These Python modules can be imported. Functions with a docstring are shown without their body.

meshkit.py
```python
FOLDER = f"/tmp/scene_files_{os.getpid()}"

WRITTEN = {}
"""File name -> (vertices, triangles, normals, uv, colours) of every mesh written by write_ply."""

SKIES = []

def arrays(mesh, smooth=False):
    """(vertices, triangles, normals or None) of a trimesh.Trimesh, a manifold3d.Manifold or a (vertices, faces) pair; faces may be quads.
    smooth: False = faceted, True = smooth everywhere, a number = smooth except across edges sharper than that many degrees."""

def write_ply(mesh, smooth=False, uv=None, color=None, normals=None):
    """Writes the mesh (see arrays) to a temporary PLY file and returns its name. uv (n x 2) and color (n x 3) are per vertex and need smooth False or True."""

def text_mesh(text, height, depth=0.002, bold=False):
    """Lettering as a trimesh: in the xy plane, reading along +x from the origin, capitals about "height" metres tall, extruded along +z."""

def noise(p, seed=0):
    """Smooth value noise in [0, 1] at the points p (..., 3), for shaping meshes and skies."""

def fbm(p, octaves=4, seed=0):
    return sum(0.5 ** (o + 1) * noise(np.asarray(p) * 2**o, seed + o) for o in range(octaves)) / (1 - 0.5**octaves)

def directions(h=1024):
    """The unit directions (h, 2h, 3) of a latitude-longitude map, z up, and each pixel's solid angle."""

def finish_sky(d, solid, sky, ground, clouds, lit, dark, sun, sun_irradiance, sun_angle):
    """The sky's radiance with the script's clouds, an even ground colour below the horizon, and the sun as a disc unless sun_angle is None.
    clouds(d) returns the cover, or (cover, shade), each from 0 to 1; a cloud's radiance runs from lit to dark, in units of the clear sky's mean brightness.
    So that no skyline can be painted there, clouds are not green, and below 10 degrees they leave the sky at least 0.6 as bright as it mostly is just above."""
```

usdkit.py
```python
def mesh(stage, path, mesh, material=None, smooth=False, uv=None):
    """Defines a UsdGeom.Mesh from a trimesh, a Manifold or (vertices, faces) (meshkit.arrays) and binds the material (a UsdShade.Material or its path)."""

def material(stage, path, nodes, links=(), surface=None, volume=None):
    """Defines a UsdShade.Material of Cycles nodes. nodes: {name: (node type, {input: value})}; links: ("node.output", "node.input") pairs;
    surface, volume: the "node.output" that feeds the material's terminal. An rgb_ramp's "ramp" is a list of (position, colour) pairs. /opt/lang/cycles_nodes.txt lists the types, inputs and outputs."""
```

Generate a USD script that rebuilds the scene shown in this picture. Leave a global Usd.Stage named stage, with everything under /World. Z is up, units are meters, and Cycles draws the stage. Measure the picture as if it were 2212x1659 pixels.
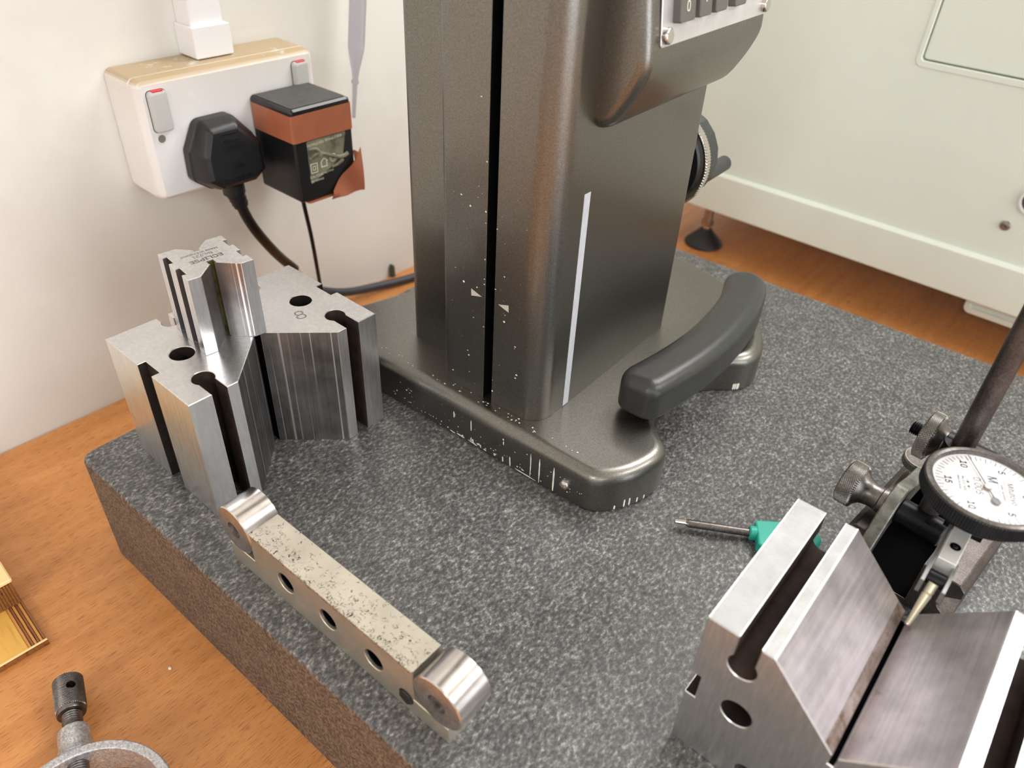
import math, random
import numpy as np, trimesh, shapely
from shapely.geometry import Polygon, Point, LineString, box as sbox
from shapely.ops import unary_union
import usdkit, meshkit
from pxr import Usd, UsdGeom, UsdLux, UsdShade, Gf, Sdf

stage = Usd.Stage.CreateInMemory()
UsdGeom.SetStageUpAxis(stage, UsdGeom.Tokens.z)
UsdGeom.SetStageMetersPerUnit(stage, 1.0)
UsdGeom.Xform.Define(stage, '/World'); UsdGeom.Scope.Define(stage, '/World/Looks')
rng = random.Random(7); nrg = np.random.default_rng(7)
T = 0.0792            # top of the granite plate above the bench
XW = -0.143           # face of the wall on the left
YM = 0.637            # front of the big cream machine

# ------------------------------------------------------------------ camera, light, exposure
cam = UsdGeom.Camera.Define(stage, '/World/camera')
cam.CreateHorizontalApertureAttr(9.8); cam.CreateVerticalApertureAttr(7.35)
cam.CreateFocalLengthAttr(9.8 * 1640 / 2212)
cam.CreateFStopAttr(2.4); cam.CreateFocusDistanceAttr(0.40)
cam.CreateClippingRangeAttr(Gf.Vec2f(0.01, 100))
cam.CreateExposureAttr(0.0)
Rc = np.array([[0.7512821, 0.6586724, 0.0415430], [0.4239227, -0.4333670, -0.7952878], [-0.5058307, 0.6150965, -0.6048071]])
Ce = (0.387907, -0.085471, 0.384161)
cm = np.eye(4); cm[0, :3] = Rc[0]; cm[1, :3] = -Rc[1]; cm[2, :3] = -Rc[2]; cm[3, :3] = Ce
cam.AddTransformOp().Set(Gf.Matrix4d(*cm.ravel().tolist()))

def rect_light(name, loc, w, h, power, col=(1, .99, .975), rx=0, ry=0):
    l = UsdLux.RectLight.Define(stage, '/World/' + name)
    l.CreateWidthAttr(w); l.CreateHeightAttr(h); l.CreateIntensityAttr(power); l.CreateColorAttr(Gf.Vec3f(*col))
    l.AddTranslateOp().Set(Gf.Vec3d(*loc)); l.AddRotateXYZOp().Set(Gf.Vec3f(rx, ry, 0))
    return l
LP = [(1.0, -2.5, 0.6, 1.2), (2.6, -2.1, 0.6, 1.2), (1.80, 0.9, 0.6, 1.2), (0.50, 1.35, 0.6, 1.2)]
PW = [15.5, 14.5, 13.5, 12.5]
CZ = 1.55             # ceiling height above the bench
for i, (x, y, w, h) in enumerate(LP):
    rect_light('ceiling_lamp_light_%03d' % i, (x, y, CZ - .045), w, h, PW[i])
rect_light('added_cool_light', (3.27, -.4, .55), 1.7, 1.9, 4.0, (.88, .93, 1.0), 0, 90)  # added cool fill light from the right; no window is built there

# ------------------------------------------------------------------ helpers
def used(path):
    return stage.GetPrimAtPath(path).IsValid()
def numbered(parent, name):
    p = parent + '/' + name; k = 0
    while used(p):
        k += 1; p = '%s/%s_%03d' % (parent, name, k)
    return p
def tag(prim, label=None, cat=None, group=None, kind=None):
    for k, v in (('label', label), ('category', cat), ('group', group), ('kind', kind)):
        if v: prim.SetCustomDataByKey(k, v)
def thing(name, label, cat, loc=(0, 0, 0), rz=0.0, group=None):
    x = UsdGeom.Xform.Define(stage, numbered('/World', name))
    x.AddTranslateOp().Set(Gf.Vec3d(*map(float, loc))); x.AddRotateZOp().Set(float(rz))
    tag(x.GetPrim(), label, cat, group)
    return str(x.GetPath())
def part(parent, name, mesh, mat, smooth=30, label=None, kind=None):
    p = numbered(parent, name)
    m = usdkit.mesh(stage, p, mesh, M[mat], smooth)
    tag(m.GetPrim(), label, None, None, kind)
    return p
def top(name, mesh, mat, label=None, cat=None, kind=None, smooth=30):
    p = numbered('/World', name)
    m = usdkit.mesh(stage, p, mesh, M[mat], smooth); tag(m.GetPrim(), label, cat, None, kind)
    return p

def cat(ms): return trimesh.util.concatenate([m for m in ms if m is not None])
def rot(axis, deg, pt=None): return trimesh.transformations.rotation_matrix(math.radians(deg), axis, pt)
def mv(m, t): m = m.copy(); m.apply_translation(t); return m
def tf(m, A): m = m.copy(); m.apply_transform(A); return m
def frame(ex, ey, ez, o=(0, 0, 0)):
    A = np.eye(4); A[:3, 0] = ex; A[:3, 1] = ey; A[:3, 2] = ez; A[:3, 3] = o; return A
XZ = lambda o=(0, 0, 0): frame((1, 0, 0), (0, 0, 1), (0, -1, 0), o)     # polygon (x, z) extruded towards -y
YZ = lambda o=(0, 0, 0): frame((0, 1, 0), (0, 0, 1), (1, 0, 0), o)      # polygon (y, z) extruded towards +x

def ring_offset(P, d):
    """P counter-clockwise: moved to its left (inwards) by d, vertex by vertex."""
    e = np.roll(P, -1, 0) - P; e /= np.maximum(np.linalg.norm(e, axis=1, keepdims=True), 1e-12)
    n1 = np.stack([-e[:, 1], e[:, 0]], 1); n0 = np.roll(n1, 1, 0)
    b = n0 + n1; l = (b * b).sum(1) / 2
    return P + d * b / np.maximum(l, 0.35)[:, None]
def clean(P, eps=2e-6):
    P = np.asarray(P, float)
    if np.allclose(P[0], P[-1]): P = P[:-1]
    keep = np.linalg.norm(P - np.roll(P, 1, 0), axis=1) > eps
    return P[keep]
def prism(poly, prof):
    """Polygon swept up z through (inset, z) steps, from the bottom up; holes widen where the outline shrinks."""
    if hasattr(poly, 'geoms'): return cat([prism(g, prof) for g in poly.geoms])
    poly = shapely.geometry.polygon.orient(poly, 1.0)
    rings = [clean(poly.exterior.coords)] + [clean(r.coords) for r in poly.interiors]
    V, F, base = [], [], 0
    for P in rings:
        n = len(P)
        for d, z in prof: V.append(np.c_[ring_offset(P, d), np.full(n, z)])
        i = np.arange(n); j = (i + 1) % n
        for k in range(len(prof) - 1):
            a, b = base + k * n, base + (k + 1) * n
            F.append(np.c_[a + i, a + j, b + j]); F.append(np.c_[a + i, b + j, b + i])
        base += n * len(prof)
    for (d, z), up in ((prof[0], False), (prof[-1], True)):
        rr = [ring_offset(P, d) for P in rings]
        pg = Polygon(rr[0], rr[1:])
        v, f = trimesh.creation.triangulate_polygon(pg, engine='earcut')
        v = np.asarray(v); f = np.asarray(f)
        ar = np.cross(v[f[:, 1]] - v[f[:, 0]], v[f[:, 2]] - v[f[:, 0]])
        f = np.where((ar < 0)[:, None], f[:, ::-1], f)
        if not up: f = f[:, ::-1]
        V.append(np.c_[v, np.full(len(v), z)]); F.append(f + base); base += len(v)
    m = trimesh.Trimesh(np.vstack(V), np.vstack(F), process=False); m.merge_vertices(digits_vertex=7)
    return m
def ext(poly, z0, z1, c=0.0): 
    return prism(poly, [(c, z0), (0, z0 + c), (0, z1 - c), (c, z1)] if c else [(0, z0), (0, z1)])
def rnd(poly, z0, z1, rt=0.0, rb=0.0, n=6):
    pr = []
    if rb:
        for k in range(n + 1):
            a = math.pi / 2 * k / n; pr.append((rb * (1 - math.sin(a)), z0 + rb * (1 - math.cos(a))))
    else: pr.append((0, z0))
    if rt:
        for k in range(n + 1):
            a = math.pi / 2 * k / n; pr.append((rt * (1 - math.cos(a)), z1 - rt * (1 - math.sin(a))))
    else: pr.append((0, z1))
    return prism(poly, pr)
def arcs(pts, n=7):
    """[(x, y, r)...] outline with rounded corners -> Polygon"""
    P = np.array([p[:2] for p in pts], float); out = []
    for i, p in enumerate(pts):
        r = p[2] if len(p) > 2 else 0
        a, b, c = P[i - 1], P[i], P[(i + 1) % len(P)]
        if r <= 0: out.append(b); continue
        u = (a - b) / np.linalg.norm(a - b); v = (c - b) / np.linalg.norm(c - b)
        th = math.acos(np.clip(u @ v, -1, 1)); t = r / math.tan(th / 2)
        t = min(t, .49 * np.linalg.norm(a - b), .49 * np.linalg.norm(c - b)); r = t * math.tan(th / 2)
        w = (u + v); w /= np.linalg.norm(w); o = b + w * r / math.sin(th / 2)
        s, e = b + u * t - o, b + v * t - o
        a0 = math.atan2(s[1], s[0]); a1 = math.atan2(e[1], e[0]); d = (a1 - a0 + math.pi) % (2 * math.pi) - math.pi
        out += [o + r * np.array([math.cos(a0 + d * k / n), math.sin(a0 + d * k / n)]) for k in range(n + 1)]
    return Polygon(out)
def rrect(x0, y0, x1, y1, r, n=6): return arcs([(x0, y0, r), (x1, y0, r), (x1, y1, r), (x0, y1, r)], n)
def cbox(x0, y0, z0, x1, y1, z1, c=0.0): return ext(sbox(x0, y0, x1, y1), z0, z1, c)
def lathe(prof, n=48):
    """profile of (radius, z) going up or down along the outside, closed onto the axis"""
    pr = np.array(prof, float)
    m = trimesh.creation.revolve(pr, sections=n)
    if m.volume < 0: m.invert()
    return m
def cyl(r, z0, z1, n=40, c=0.0):
    return lathe([(0, z0), (r - c, z0), (r, z0 + c), (r, z1 - c), (r - c, z1), (0, z1)] if c else [(0, z0), (r, z0), (r, z1), (0, z1)], n)
AX = {'x': frame((0, 1, 0), (0, 0, 1), (1, 0, 0)), 'y': frame((0, 0, 1), (1, 0, 0), (0, 1, 0)), '-y': frame((1, 0, 0), (0, 0, 1), (0, -1, 0)), 'z': np.eye(4)}
def along(m, ax, o=(0, 0, 0)): A = AX[ax].copy(); A[:3, 3] = o; return tf(m, A)
def aim(m, a, b):
    """mesh built along +z from 0: put its origin on a, pointing to b"""
    a, b = np.array(a, float), np.array(b, float); z = (b - a) / np.linalg.norm(b - a)
    x = np.cross([0.3, 0.9, 0.1], z); x /= np.linalg.norm(x); return tf(m, frame(x, np.cross(z, x), z, a))
def spline(pts, n=60):
    from scipy.interpolate import CubicSpline
    P = np.array(pts, float); t = np.r_[0, np.cumsum(np.linalg.norm(np.diff(P, axis=0), axis=1))]
    return CubicSpline(t, P)(np.linspace(0, t[-1], n))
def tube(P, r, n=12, sq=1.0):
    P = np.asarray(P, float); d = np.gradient(P, axis=0); d /= np.linalg.norm(d, axis=1, keepdims=True)
    u = np.cross(d[0], [0.1, 0.2, 1]); u /= np.linalg.norm(u); V = []
    rr = np.broadcast_to(r, len(P))
    for k in range(len(P)):
        u = u - d[k] * (u @ d[k]); u /= np.linalg.norm(u); w = np.cross(d[k], u)
        a = np.linspace(0, 2 * math.pi, n, endpoint=False)
        V.append(P[k] + rr[k] * (np.cos(a)[:, None] * u * sq + np.sin(a)[:, None] * w))
    V = np.vstack(V); F = []; i = np.arange(n); j = (i + 1) % n
    for k in range(len(P) - 1):
        a, b = k * n, (k + 1) * n
        F += [np.c_[a + i, a + j, b + j], np.c_[a + i, b + j, b + i]]
    c0, c1 = len(V), len(V) + 1; V = np.vstack([V, P[0], P[-1]]); e = (len(P) - 1) * n
    F += [np.c_[np.full(n, c0), j, i], np.c_[np.full(n, c1), e + i, e + j]]
    return trimesh.Trimesh(V, np.vstack(F), process=False)
def text(s, h, d=0.0001, bold=False, centre=True):
    m = meshkit.text_mesh(s, h, d, bold)
    if centre: b = m.bounds.mean(0); m.apply_translation([-b[0], -b[1], 0])
    return m
def knurled(r, z0, z1, n=56, depth=0.0004, c=0.0006, hole=0.0, diamond=True):
    """a knurled drum along z: crossed grooves cut as real relief, round chamfers"""
    na = 4 * n; p = 2 * math.pi * r / n; V = []
    nz = max(3, int(round((z1 - z0 - 2 * c) / (p / 4)))) if diamond else 2
    tri = lambda x: 1 - 2 * np.abs(x - np.floor(x) - .5)
    for k in range(nz + 1):
        z = z0 + c + (z1 - z0 - 2 * c) * k / nz; a = np.arange(na) * 2 * math.pi / na
        u, w = np.arange(na) / 4, (k / 4 if diamond else 0)
        rr = r - depth * ((tri(u + w) + tri(u - w)) / 2)
        V.append(np.c_[rr * np.cos(a), rr * np.sin(a), np.full(na, z)])
    a = np.arange(na) * 2 * math.pi / na
    e = lambda q, z: np.c_[q * np.cos(a), q * np.sin(a), np.full(na, z)]
    rows = [e(max(hole, 1e-5), z0), e(r - c - depth, z0)] + V + [e(r - c - depth, z1), e(max(hole, 1e-5), z1)]
    rows = rows + [rows[0]]
    F = []; i = np.arange(na); j = (i + 1) % na
    for k in range(len(rows) - 1):
        p, q = k * na, (k + 1) * na
        F += [np.c_[p + i, p + j, q + j], np.c_[p + i, q + j, q + i]]
    return trimesh.Trimesh(np.vstack(rows), np.vstack(F), process=False)
def thread(r, z0, z1, pitch=0.0012, n=28, depth=0.0006):
    k = int((z1 - z0) / pitch); pr = [(0, z0)]
    for i in range(k):
        z = z0 + (z1 - z0) * i / k; q = (z1 - z0) / k
        pr += [(r - depth, z + .05 * q), (r, z + .4 * q), (r, z + .6 * q), (r - depth, z + .95 * q)]
    return lathe(pr + [(0, z1)], n)

# ------------------------------------------------------------------ materials
M = {}
def s(r, g, b):
    f = lambda c: (c / 255 / 12.92) if c / 255 <= .04045 else ((c / 255 + .055) / 1.055) ** 2.4
    return (f(r), f(g), f(b))
def mat(name, nodes, links, surface='p.BSDF'):
    M[name] = usdkit.material(stage, '/World/Looks/' + name, nodes, links, surface=surface)
def plain(name, col, rough=.5, metal=0.0, bump=0.0, bscale=900, var=0.0, vscale=40, coat=0.0, spec=.5):
    N = {'tc': ('texture_coordinate', {}), 'p': ('principled_bsdf', {'base_color': col, 'roughness': rough, 'metallic': metal, 'coat_weight': coat, 'specular_ior_level': spec})}
    L = []
    if var:
        N['n'] = ('noise_texture', {'scale': vscale, 'detail': 4.0}); N['r'] = ('rgb_ramp', {'ramp': [(.3, tuple(c * (1 - var) for c in col)), (.7, tuple(min(1, c * (1 + var)) for c in col))]})
        L += [('tc.object', 'n.vector'), ('n.fac', 'r.fac'), ('r.color', 'p.base_color')]
    if bump:
        N['bn'] = ('noise_texture', {'scale': bscale, 'detail': 3.0}); N['b'] = ('bump', {'strength': bump, 'distance': .0003})
        L += [('tc.object', 'bn.vector'), ('bn.fac', 'b.height'), ('b.normal', 'p.normal')]
    mat(name, N, L)

def steel(name, a, b, rough=.3, metal=.95, scr=(900, 900, 25), scr_amt=.35, rust=None, rust_at=.62, rscale=60, bump=.15, vs=70, streak=None):
    """ground steel: mottled, with fine scratches drawn out along one axis; optional rust stains and bright streaks"""
    N = {'tc': ('texture_coordinate', {}),
         'n': ('noise_texture', {'scale': vs, 'detail': 6.0, 'roughness': .62}), 'r': ('rgb_ramp', {'ramp': [(.3, a), (.7, b)]}),
         'mp': ('mapping', {'scale': scr}), 'sn': ('noise_texture', {'scale': 1.0, 'detail': 5.0, 'roughness': .7}),
         'sr': ('rgb_ramp', {'ramp': [(.38, (1 - scr_amt,) * 3), (.62, (1 + 0 * scr_amt,) * 3)]}),
         'mx': ('mix_color', {'blend_type': 'multiply', 'fac': 1.0}),
         'rr': ('map_range', {'from_min': .3, 'from_max': .7, 'to_min': rough - .02, 'to_max': rough + .03, 'clamp': True}),
         'b': ('bump', {'strength': bump, 'distance': .0001}),
         'p': ('principled_bsdf', {'metallic': metal, 'roughness': rough})}
    L = [('tc.object', 'n.vector'), ('tc.object', 'mp.vector'), ('mp.vector', 'sn.vector'), ('n.fac', 'r.fac'), ('sn.fac', 'sr.fac'), ('r.color', 'mx.a'), ('sr.color', 'mx.b'),
         ('sn.fac', 'rr.value'), ('rr.result', 'p.roughness'), ('sn.fac', 'b.height'), ('b.normal', 'p.normal')]
    out = 'mx.result'
    if streak:
        sc, lo, hi, col = streak
        N['km'] = ('mapping', {'scale': sc}); N['kn'] = ('noise_texture', {'scale': 1.0, 'detail': 3.0, 'roughness': .6}); N['kr'] = ('map_range', {'from_min': lo, 'from_max': hi, 'clamp': True})
        N['kx'] = ('mix_color', {'blend_type': 'mix', 'b': col})
        L += [('tc.object', 'km.vector'), ('km.vector', 'kn.vector'), ('kn.fac', 'kr.value'), ('kr.result', 'kx.fac'), (out, 'kx.a')]; out = 'kx.result'
    if rust:
        N['un'] = ('noise_texture', {'scale': rscale, 'detail': 8.0, 'roughness': .7}); N['ur'] = ('map_range', {'from_min': rust_at, 'from_max': rust_at + .12, 'clamp': True})
        N['ux'] = ('mix_color', {'blend_type': 'mix', 'b': rust})
        N['um'] = ('math', {'math_type': 'multiply_add', 'value2': -.7, 'value3': metal})
        L += [('tc.object', 'un.vector'), ('un.fac', 'ur.value'), ('ur.result', 'ux.fac'), (out, 'ux.a'), ('ur.result', 'um.value1'), ('um.value', 'p.metallic')]; out = 'ux.result'
    L.append((out, 'p.base_color'))
    mat(name, N, L)

steel('ground_steel', s(212, 212, 213), s(224, 224, 225), .30, scr=(500, 500, 60), scr_amt=.05, rust=s(130, 110, 98), rust_at=.72, rscale=45, bump=.01, vs=30)
steel('vee_steel', s(112, 110, 109), s(168, 166, 166), .34, scr=(700, 700, 14), scr_amt=.10, bump=.02, vs=36, streak=((420, 420, 1.6), .60, .635, s(240, 240, 242)), rust=s(70, 60, 54), rust_at=.70, rscale=70)
steel('vee_steel_lying', s(160, 155, 158), s(192, 186, 190), .40, metal=.9, scr=(600, 16, 600), scr_amt=.2, bump=.05, streak=((260, 4, 260), .66, .76, s(205, 200, 205)), rust=s(110, 90, 84), rust_at=.66, rscale=60)
steel('light_steel', s(150, 150, 150), s(168, 168, 168), .5, metal=.75, scr=(300, 700, 700), scr_amt=.08, bump=.03)
steel('bright_steel', s(196, 190, 186), s(222, 216, 212), .2, scr=(300, 60, 300), scr_amt=.1, bump=.03, rust=s(84, 70, 62), rust_at=.66, rscale=160)
steel('dark_steel', s(104, 100, 98), s(142, 137, 134), .34, scr=(700, 700, 200), scr_amt=.3, rust=s(60, 46, 40), rust_at=.68)
steel('brown_steel', s(92, 86, 84), s(124, 116, 114), .42, scr=(1200, 1200, 1200), scr_amt=.45, rust=s(60, 44, 38), rust_at=.7)
steel('knurl_steel', s(128, 126, 122), s(168, 165, 160), .3, scr=(500, 500, 500), scr_amt=.15, bump=.03)
steel('etched_steel', s(150, 147, 145), s(168, 166, 164), .45, scr=(500, 500, 500), scr_amt=.15, bump=.03)
steel('black_steel', s(36, 36, 38), s(52, 52, 55), .36, scr=(500, 500, 500), scr_amt=.2)
steel('cast_aluminium', s(176, 176, 178), s(232, 232, 234), .45, metal=.7, scr=(1100, 1100, 1100), scr_amt=.45, bump=.3, vs=500, rust=s(70, 66, 58), rust_at=.68, rscale=200)
steel('worn_grey_paint', s(92, 92, 86), s(150, 150, 142), .42, metal=.6, scr=(200, 200, 200), scr_amt=.4, vs=120, rust=s(60, 58, 44), rust_at=.62)
steel('stain_steel', s(120, 100, 88), s(168, 156, 150), .45, metal=.8, scr=(500, 40, 500), scr_amt=.4, rust=s(92, 66, 50), rust_at=.5, rscale=180)
plain('slot_rust', s(44, 28, 20), .85, .1, .3, 500, .6, 150)
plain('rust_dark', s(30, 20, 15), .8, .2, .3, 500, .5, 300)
plain('slot_oil', s(88, 84, 40), .3, .3, .3, 400, .7, 120)
# sine bar: warm steel with rust worms on the top face, thickest along its front edge
mat('sine_steel', {'tc': ('texture_coordinate', {}), 'sx': ('separate_xyz', {}),
    'n': ('noise_texture', {'scale': 60.0, 'detail': 4.0}), 'r': ('rgb_ramp', {'ramp': [(.3, s(196, 190, 176)), (.7, s(216, 210, 197))]}),
    'w': ('noise_texture', {'scale': 380.0, 'detail': 2.5, 'roughness': .6, 'distortion': .8}),
    'd': ('math', {'math_type': 'subtract', 'value2': .5}), 'ab': ('math', {'math_type': 'absolute'}),
    'ln': ('map_range', {'from_min': .010, 'from_max': .022, 'to_min': 1.0, 'to_max': 0.0, 'clamp': True}),
    'mk': ('noise_texture', {'scale': 330.0, 'detail': 1.0}), 'yg': ('map_range', {'from_min': .0, 'from_max': .014, 'to_min': .16, 'to_max': -.07, 'clamp': True}),
    'ad': ('math', {'math_type': 'add'}), 'mm': ('map_range', {'from_min': .50, 'from_max': .56, 'clamp': True}),
    'tp': ('map_range', {'from_min': .0285, 'from_max': .0288, 'clamp': True}),
    'm1': ('math', {'math_type': 'multiply'}), 'm2': ('math', {'math_type': 'multiply'}),
    'mx': ('mix_color', {'b': s(78, 62, 54)}), 'p': ('principled_bsdf', {'metallic': .88, 'roughness': .40}),
    'bn': ('noise_texture', {'scale': 1400.0}), 'b': ('bump', {'strength': .12, 'distance': .0001})},
    [('tc.object', 'sx.vector'), ('tc.object', 'n.vector'), ('n.fac', 'r.fac'), ('tc.object', 'w.vector'), ('w.fac', 'd.value1'), ('d.value', 'ab.value1'), ('ab.value', 'ln.value'),
     ('tc.object', 'mk.vector'), ('sx.y', 'yg.value'), ('mk.fac', 'ad.value1'), ('yg.result', 'ad.value2'), ('ad.value', 'mm.value'), ('sx.z', 'tp.value'),
     ('ln.result', 'm1.value1'), ('mm.result', 'm1.value2'), ('m1.value', 'm2.value1'), ('tp.result', 'm2.value2'), ('m2.value', 'mx.fac'), ('r.color', 'mx.a'), ('mx.result', 'p.base_color'),
     ('tc.object', 'bn.vector'), ('bn.fac', 'b.height'), ('b.normal', 'p.normal')])
# granite: dark ground with grey and pale grains; side faces are browner and rougher than the top
mat('granite', {'tc': ('texture_coordinate', {}), 'g': ('geometry', {}), 'sx': ('separate_xyz', {}),
    'mp': ('mapping', {'scale': (1.0, .62, 1.0), 'rotation': (0, 0, .5)}),
    'n': ('noise_texture', {'scale': 640.0, 'detail': 5.0, 'roughness': .66}), 'n2': ('noise_texture', {'scale': 60.0, 'detail': 3.0}), 'ad': ('math', {'math_type': 'multiply_add', 'value2': .12}),
    'r': ('rgb_ramp', {'ramp': [(.37, s(54, 54, 55)), (.51, s(79, 79, 79)), (.61, s(104, 104, 103)), (.69, s(140, 139, 137)), (.79, s(184, 183, 180))]}),
    'r2': ('rgb_ramp', {'ramp': [(.36, s(44, 36, 30)), (.52, s(84, 69, 57)), (.66, s(130, 110, 92))]}),
    'zz': ('map_range', {'from_min': .55, 'from_max': .9, 'clamp': True}), 'mx': ('mix_color', {}),
    'rg': ('map_range', {'from_min': .0, 'from_max': 1.0, 'to_min': .75, 'to_max': .30}),
    'b': ('bump', {'strength': .05, 'distance': .0002}), 'p': ('principled_bsdf', {'roughness': .4})},
    [('tc.object', 'mp.vector'), ('mp.vector', 'n.vector'), ('tc.object', 'n2.vector'), ('n2.fac', 'ad.value1'), ('n.fac', 'ad.value3'), ('ad.value', 'r.fac'), ('ad.value', 'r2.fac'), ('g.true_normal', 'sx.vector'), ('sx.z', 'zz.value'),
     ('zz.result', 'mx.fac'), ('r2.color', 'mx.a'), ('r.color', 'mx.b'), ('mx.result', 'p.base_color'), ('zz.result', 'rg.value'), ('rg.result', 'p.roughness'), ('n.fac', 'b.height'), ('b.normal', 'p.normal')])
# beech bench top: pores drawn out along y
def wood(name, lo, hi, pore, sc=(1900, 120, 1900), rough=.42, amount=.75):
    mat(name, {'tc': ('texture_coordinate', {}), 'mp': ('mapping', {'scale': sc}), 'n': ('noise_texture', {'scale': 1.0, 'detail': 4.0, 'roughness': .6}),
        'pr': ('map_range', {'from_min': .545, 'from_max': .64, 'to_max': amount, 'clamp': True}), 'm2': ('mapping', {'scale': (sc[0] * .05, sc[1] * .1, sc[2] * .05)}),
        'n2': ('noise_texture', {'scale': 1.0, 'detail': 5.0, 'distortion': .6}), 'r': ('rgb_ramp', {'ramp': [(.3, lo), (.7, hi)]}), 'mx': ('mix_color', {'b': pore}),
        'b': ('bump', {'strength': .15, 'distance': .0003, 'invert': True}), 'p': ('principled_bsdf', {'roughness': rough})},
        [('tc.object', 'mp.vector'), ('mp.vector', 'n.vector'), ('n.fac', 'pr.value'), ('tc.object', 'm2.vector'), ('m2.vector', 'n2.vector'), ('n2.fac', 'r.fac'), ('r.color', 'mx.a'), ('pr.result', 'mx.fac'),
         ('mx.result', 'p.base_color'), ('n.fac', 'b.height'), ('b.normal', 'p.normal')])
wood('bench_wood', s(194, 128, 70), s(214, 148, 86), s(140, 82, 40))
wood('ply_face', s(216, 164, 72), s(232, 182, 92), s(190, 132, 54), sc=(30, 300, 300), amount=.4)
wood('ply_pale', s(196, 134, 70), s(214, 152, 86), s(140, 84, 40), sc=(40, 500, 500))
wood('ply_dark', s(128, 80, 40), s(150, 98, 52), s(80, 46, 22), sc=(40, 500, 500))
wood('ply_top', s(236, 204, 140), s(246, 220, 164), s(214, 172, 104), sc=(30, 300, 300), amount=.3)
# hammered dark grey enamel of the height gauge, with brown bare spots where hands rub it
mat('gauge_paint', {'tc': ('texture_coordinate', {}), 'n': ('noise_texture', {'scale': 1500.0, 'detail': 2.0}), 'r': ('rgb_ramp', {'ramp': [(.35, s(112, 110, 105)), (.7, s(132, 130, 124))]}),
    'n2': ('noise_texture', {'scale': 22.0, 'detail': 6.0, 'roughness': .65}), 'w': ('map_range', {'from_min': .66, 'from_max': .74, 'to_max': .45, 'clamp': True}), 'mx': ('mix_color', {'b': s(110, 88, 62)}),
    'b': ('bump', {'strength': .10, 'distance': .0002}), 'bn': ('noise_texture', {'scale': 600.0, 'detail': 2.0}), 'p': ('principled_bsdf', {'metallic': .97, 'roughness': .36, 'coat_weight': .3, 'coat_roughness': .10})},
    [('tc.object', 'n.vector'), ('n.fac', 'r.fac'), ('tc.object', 'n2.vector'), ('n2.fac', 'w.value'), ('w.result', 'mx.fac'), ('r.color', 'mx.a'), ('mx.result', 'p.base_color'), ('tc.object', 'bn.vector'), ('bn.fac', 'b.height'), ('b.normal', 'p.normal')])
plain('chip_white', s(244, 242, 230), .5)
plain('stripe_silver', s(200, 203, 210), .4, .2, 0, 900, .06, 300)
plain('mark_silver', s(206, 200, 186), .45, .1)
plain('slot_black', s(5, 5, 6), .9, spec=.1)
plain('grip_black', s(50, 51, 50), .33, 0, .25, 1500, .1, 200)
plain('plastic_black', s(22, 22, 25), .38, 0, .12, 1800)
plain('adapter_black', s(26, 26, 28), .3, 0, .06, 1500)
plain('adapter_top', s(78, 78, 77), .6, 0, .1, 1500, .12, 150)
plain('tape_brown', s(170, 100, 72), .38, 0, .2, 120, .08, 60)
plain('print_white', s(222, 218, 200), .6)
plain('label_film', s(122, 120, 100), .2, 0, .3, 150, .45, 110)
plain('cable_black', s(16, 15, 16), .42)
plain('cable_grey', s(52, 54, 62), .45)
plain('tape_beige', s(206, 190, 168), .5)
plain('key_grey', s(92, 90, 86), .45)
plain('key_side', s(40, 38, 40), .5)
plain('lever_plate', s(240, 240, 238), .35, .3)
plain('pale_brass', s(214, 206, 180), .35, .5)
plain('keypad_plate', s(214, 212, 214), .32, .6, .1, 1500, .06, 90)
plain('chrome', s(214, 208, 202), .16, 1.0)
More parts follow.
